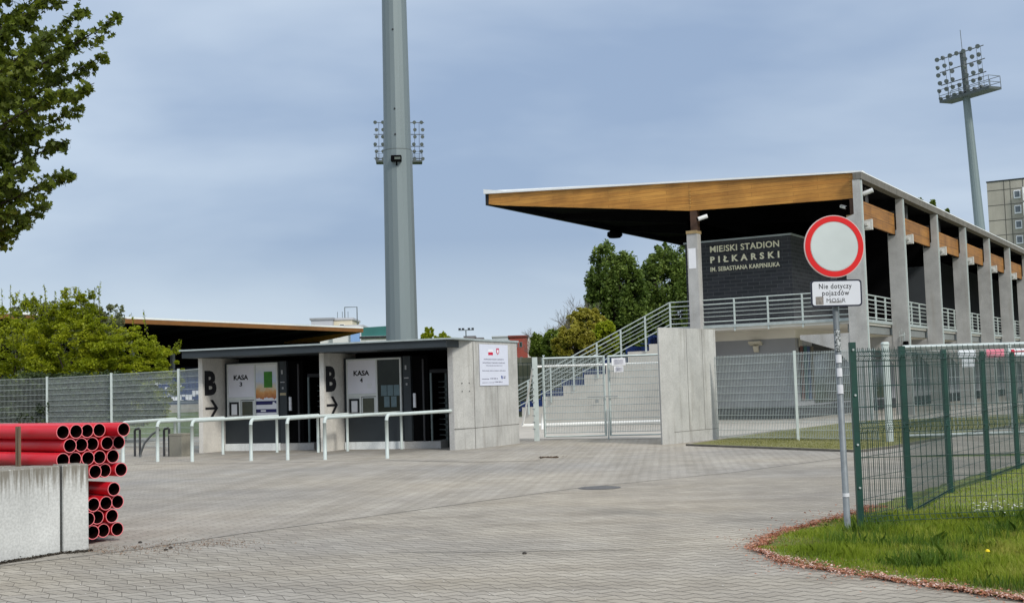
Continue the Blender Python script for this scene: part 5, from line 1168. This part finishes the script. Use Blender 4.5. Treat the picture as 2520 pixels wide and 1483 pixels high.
# dirt near the pipes and pale specks on the paving
litter('grit','reddish grit and crumbs scattered on the paving beside the red pipes',[[tuple(p) for p in GX([(230,1360),(330,1345),(520,1345),(600,1330)])]],1300,.35,.018,mat('reddish grit',(.22,.15,.10),.95,.3,20),7,z=.006)
litter('soil','dark soil and crumbs along the foot of the concrete blocks',[[(W0.x+.1,W0.y-.03),(W1.x,W1.y-.04),(W2.x+.05,W2.y-.03)]],2600,.035,.02,mat('dark soil',(.06,.05,.038),.95,.3,20),8,z=.006)  # real dirt, laid dark to strengthen the blocks' contact shade too
sc=MB()
for i in range(90):
    px=random.uniform(60,2100); py=random.uniform(1180,1480); p=G(px,py); s_=random.uniform(.008,.018)
    if inpoly(np.array([[p.x,p.y]]),ISLn)[0]: continue
    sc.add([(p.x,p.y,.006),(p.x+s_,p.y+s_*.3,.006),(p.x+s_*.7,p.y+s_,.008)],[(0,1,2)])
tag(sc.build('petals',mat('pale petal',(.60,.58,.55),.8,.1,20)),'small pale petals and scraps scattered over the forecourt paving','litter',kind='stuff')
db_=MB()
for (px,py) in ((345,1335),(420,1348),(408,1353),(1290,1362),(2430,1460)): 
    p=G(px,py); db_.lathe([(.001,.02),(.02,.012),(.025,0)],7,(p.x,p.y,.004))
tag(db_.build('pebbles',mat('dark pebble',(.04,.035,.03),.9,.3,20)),'few small dark pebbles on the paving by the red pipes','pebbles',kind='stuff')
# ============================================================ FAR BUILDINGS
def bldg(name,label,px0,px1,py0,Yd,depth,wallm,rz=0,windows=None,wm=None,cat='building',roofm=None,zt=None,pw=1.6,ph=1.4,sx=3.2,sz=2.9,z0=1.5,roofh=.5,bands=None):
    a=D(px0,py0,Yd); b=D(px1,py0,Yd); H__=zt or zat(py0,(px0+px1)/2,Yd); t=thing(name,label,cat,(a.x,Yd,0),rz)
    W_=(b.x-a.x); wl_=MB().box((0,0,0),(W_,depth,H__)).build('wall',wallm,t)
    if roofm: MB().box((-.3,-.3,H__+.003),(W_+.3,depth+.3,H__+roofh)).build('roof',roofm,t)
    fr0=None; nx=int((W_-.8)/sx)
    for j in range(int((H__-z0-.6)/sz)):
        for i in range(nx):
            x=.7+(W_-1.4-nx*sx)/2+i*sx+(sx-pw)/2; z=H__-1.0-ph-j*sz
            if fr0 is None:
                f=MB().box((0,-.06,0),(pw,.0,ph)).build('window',M_paper if wm is None else wm,t); f.location=(x,0,z)
                g=MB().box((.1,-.075,.1),(pw-.1,-.062,ph-.1)).build('pane',M_glassd,f); fr0=(f,g)
            else:
                f=fr0[0].copy(); col.objects.link(f); f.parent=t; f.location=(x,0,z); g=fr0[1].copy(); col.objects.link(g); g.parent=f
    return t,W_,H__
M_pw=mat('pale apartment render',(.60,.60,.58),.85,.05,.2); M_cr=mat('cream apartment render',(.60,.55,.42),.85,.05,.2); M_bl=mat('light blue render',(.22,.36,.62),.85,.05,.2); M_gy=mat('light grey render',(.42,.43,.45),.85,.08,.2); M_tg=mat('teal green metal roof',(.03,.14,.13),.5,.1,.3); M_rb=mat('red brick facade',(.26,.055,.04),.85,.12,.5)
Yb=300
bldg('apartment_block','stepped grey apartment block top behind the far stand roof',765,818,787,Yb,14,M_gy,windows=1,roofm=mat('grey roof rim',(.25,.26,.27),.7,.1,1),pw=1.2,ph=1.1,sx=5,sz=3)
t,W_,H__=bldg('apartment_block','cream apartment block with rooftop frame and blue strip beside the middle mast',816,866,787,Yb+2,14,M_cr,roofm=M_gy,pw=1.2,ph=1.2,sx=3.4)
ant=MB(); 
for x in (1,2.2,3.6): ant.tube([(x,3,H__),(x,3,H__+2.2)],.06,4)
ant.tube([(W_-2,2,H__+.5),(W_-2,2,H__+3.2),(W_+1,2,H__+3.2),(W_+1,2,H__-2)],.14,5); ant.build('rooftop_frame',M_lampb,t)
bldg('apartment_block','white pastel apartment block lower in front of the cream one',818,890,805,Yb-8,14,M_pw,roofm=M_gy,pw=1.3,ph=1.3,sx=3.0)
bldg('apartment_block','narrow light blue apartment block beside the white one',862,884,806,Yb-9,14,M_bl,pw=1.2,ph=1.3,sx=3.0,roofm=M_pw,roofh=.3)
bldg('apartment_block','low white apartment block peeping over the ticket office roof',742,822,812,Yb-6,14,M_pw,pw=1.3,ph=1.3,sx=3.0,roofm=M_gy)
t,W_,H__=bldg('office_building','long white building with teal green roof left of the middle mast',888,975,826,Yb-30,16,M_pw,pw=2.6,ph=1.4,sx=2.9,sz=3.4)
MB().prism([(0,H__),(W_,H__),(W_,H__+2.2),(0,H__+1.9)],.5,14,'y').build('roof',M_tg,t); MB().box((-.3,-.4,H__-.5),(W_+.3,-.01,H__-.05)).build('gutter',M_dark,t)
M_sky=mat('distant grey roofs',(.16,.15,.16),.9,.2,.3)
for i,(a,b,c,l) in enumerate(((1127,1142,833,'dark rooftop left of the small floodlight frame'),(1140,1170,826,'grey distant rooftop under the small floodlight frame'),(1168,1190,830,'brownish distant rooftop right of the small floodlight frame'))):
    bldg('distant_house',l,a,b,c,420,10,M_sky,pw=1,ph=1,sx=4)
bldg('distant_house','pale distant building left of the red brick one',1212,1256,829,340,12,mat('pale far wall',(.45,.48,.52),.9,.05,.2),pw=1.4,ph=1.2,sx=4,roofm=M_gy,roofh=.3)
t,W_,H__=bldg('brick_building','red brick building with a row of pale windows right of the government poster',1253,1297,829,250,12,M_rb,pw=.55,ph=1.0,sx=.95,sz=3.0,roofm=mat('dark red rim',(.16,.04,.03),.8,.1,.5),roofh=.35,wm=M_papert)
MB().box((-.02,-.15,0),(W_*1.0,-.1,H__-4.6)).build('lower_facade',M_gy,t)
m_=MB(); 
for j in range(2): m_.box((.6,-.2,H__-6.6-j*2.8),(W_-1.2,-.16,H__-5.4-j*2.8))
m_.build('window_band',M_glassd,t)
bldg('white_building','small white building right of the red brick one',1297,1318,829,262,12,M_pw,pw=1.0,ph=1.0,sx=1.6)
bw=tag(MB().box((-4.5,0,0),(9,.3,3.4)).build('stone_wall',brickmat('mossy block wall',(.13,.135,.085),(.18,.18,.12),(.24,.24,.19),1.2,.75,.06)),'mossy greenish block wall behind the football goal','wall'); bw.location=(1.0,74,0)
gfn=thing('green_fence','thin green wire fence in front of the mossy wall','fence',(-2,70,0)); m_=MB()
for i in range(40): m_.tube([(i*.25,0,0),(i*.25,0,3.0)],.012,4,cap=False)
for z in (.3,1.2,2.1,3.0): m_.tube([(0,0,z),(10,0,z)],.014,4,cap=False)
m_.build('wire_mesh',M_greenwire,gfn); MB().box((3.0,-.04,0),(3.08,.04,3.05)).build('post',M_green,gfn)
ls_=D(1146,812,200); lt=thing('small_floodlights','small frame of four floodlights on a pole above the ticket office roof','floodlights',(ls_.x,200,0))
MB().tube([(0,0,0),(0,0,ls_.z)],.10,6).build('pole',M_lampb,lt); MB().tube([(-1.2,0,ls_.z),(1.3,0,ls_.z)],.06,5).build('crossbar',M_lampb,lt)
for x in (-1.0,-.45,.5,1.1): MB().bbox((x-.2,-.15,ls_.z+.1),(x+.2,.15,ls_.z+.34),.03).build('lamp',M_black,lt)
# concrete panel block of flats at the right edge
fo=D(2427,450,238); FH=fo.z
fb=thing('apartment_tower','tall grey concrete panel block of flats at the right edge beyond the stand','apartment tower',(fo.x,238,0),RZ-math.pi/2)
M_pan=concrete('exposed aggregate panel',(.42,.395,.34),(.2,.18,.15),.25,blotch=.15,streakscale=.15)
MB().box((0,0,0),(30,12,FH)).build('wall',M_pan,fb); MB().box((-.1,-.1,FH+.002),(30.1,12.1,FH+.22)).build('roof_rim',M_dark,fb)
j=MB()
for x in (3.0,4.15,6.4): j.box((x,-.03,8),(x+.12,-.004,FH))
for k in range(11): j.box((0,-.028,FH-1.7-k*2.9),(6.9,-.0042,FH-1.58-k*2.9))
j.build('panel_joint',mat('dark panel joint',(.10,.095,.085),.9,.2,1),fb)
fr0=None
for k in range(9):
    z=FH-3.6-k*2.9
    if fr0 is None:
        f=MB().bbox((0,-.12,0),(1.25,-.005,1.6),.05).build('window',M_paper,fb); g=MB().box((.18,-.14,.28),(1.07,-.121,1.42)).build('pane',mat('grey net curtain pane',(.12,.14,.16),.2,.5,1.5,spec=.6),f); fr0=(f,g); f.location=(4.75,0,z)
    else:
        f=fr0[0].copy(); col.objects.link(f); f.parent=fb; f.location=(4.75,0,z); g=fr0[1].copy(); col.objects.link(g); g.parent=f
    MB().box((6.75,-1.3,z-.5),(16,-.002,z+.6)).build('balcony',mat('balcony cream' if k!=3 else 'balcony peach',(.50,.49,.45) if k!=3 else (.62,.40,.26),.8,.1,1),fb)
    MB().box((6.55,-1.35,z-.7),(6.745,-.001,z+1.9)).build('balcony_screen',M_paper,fb)
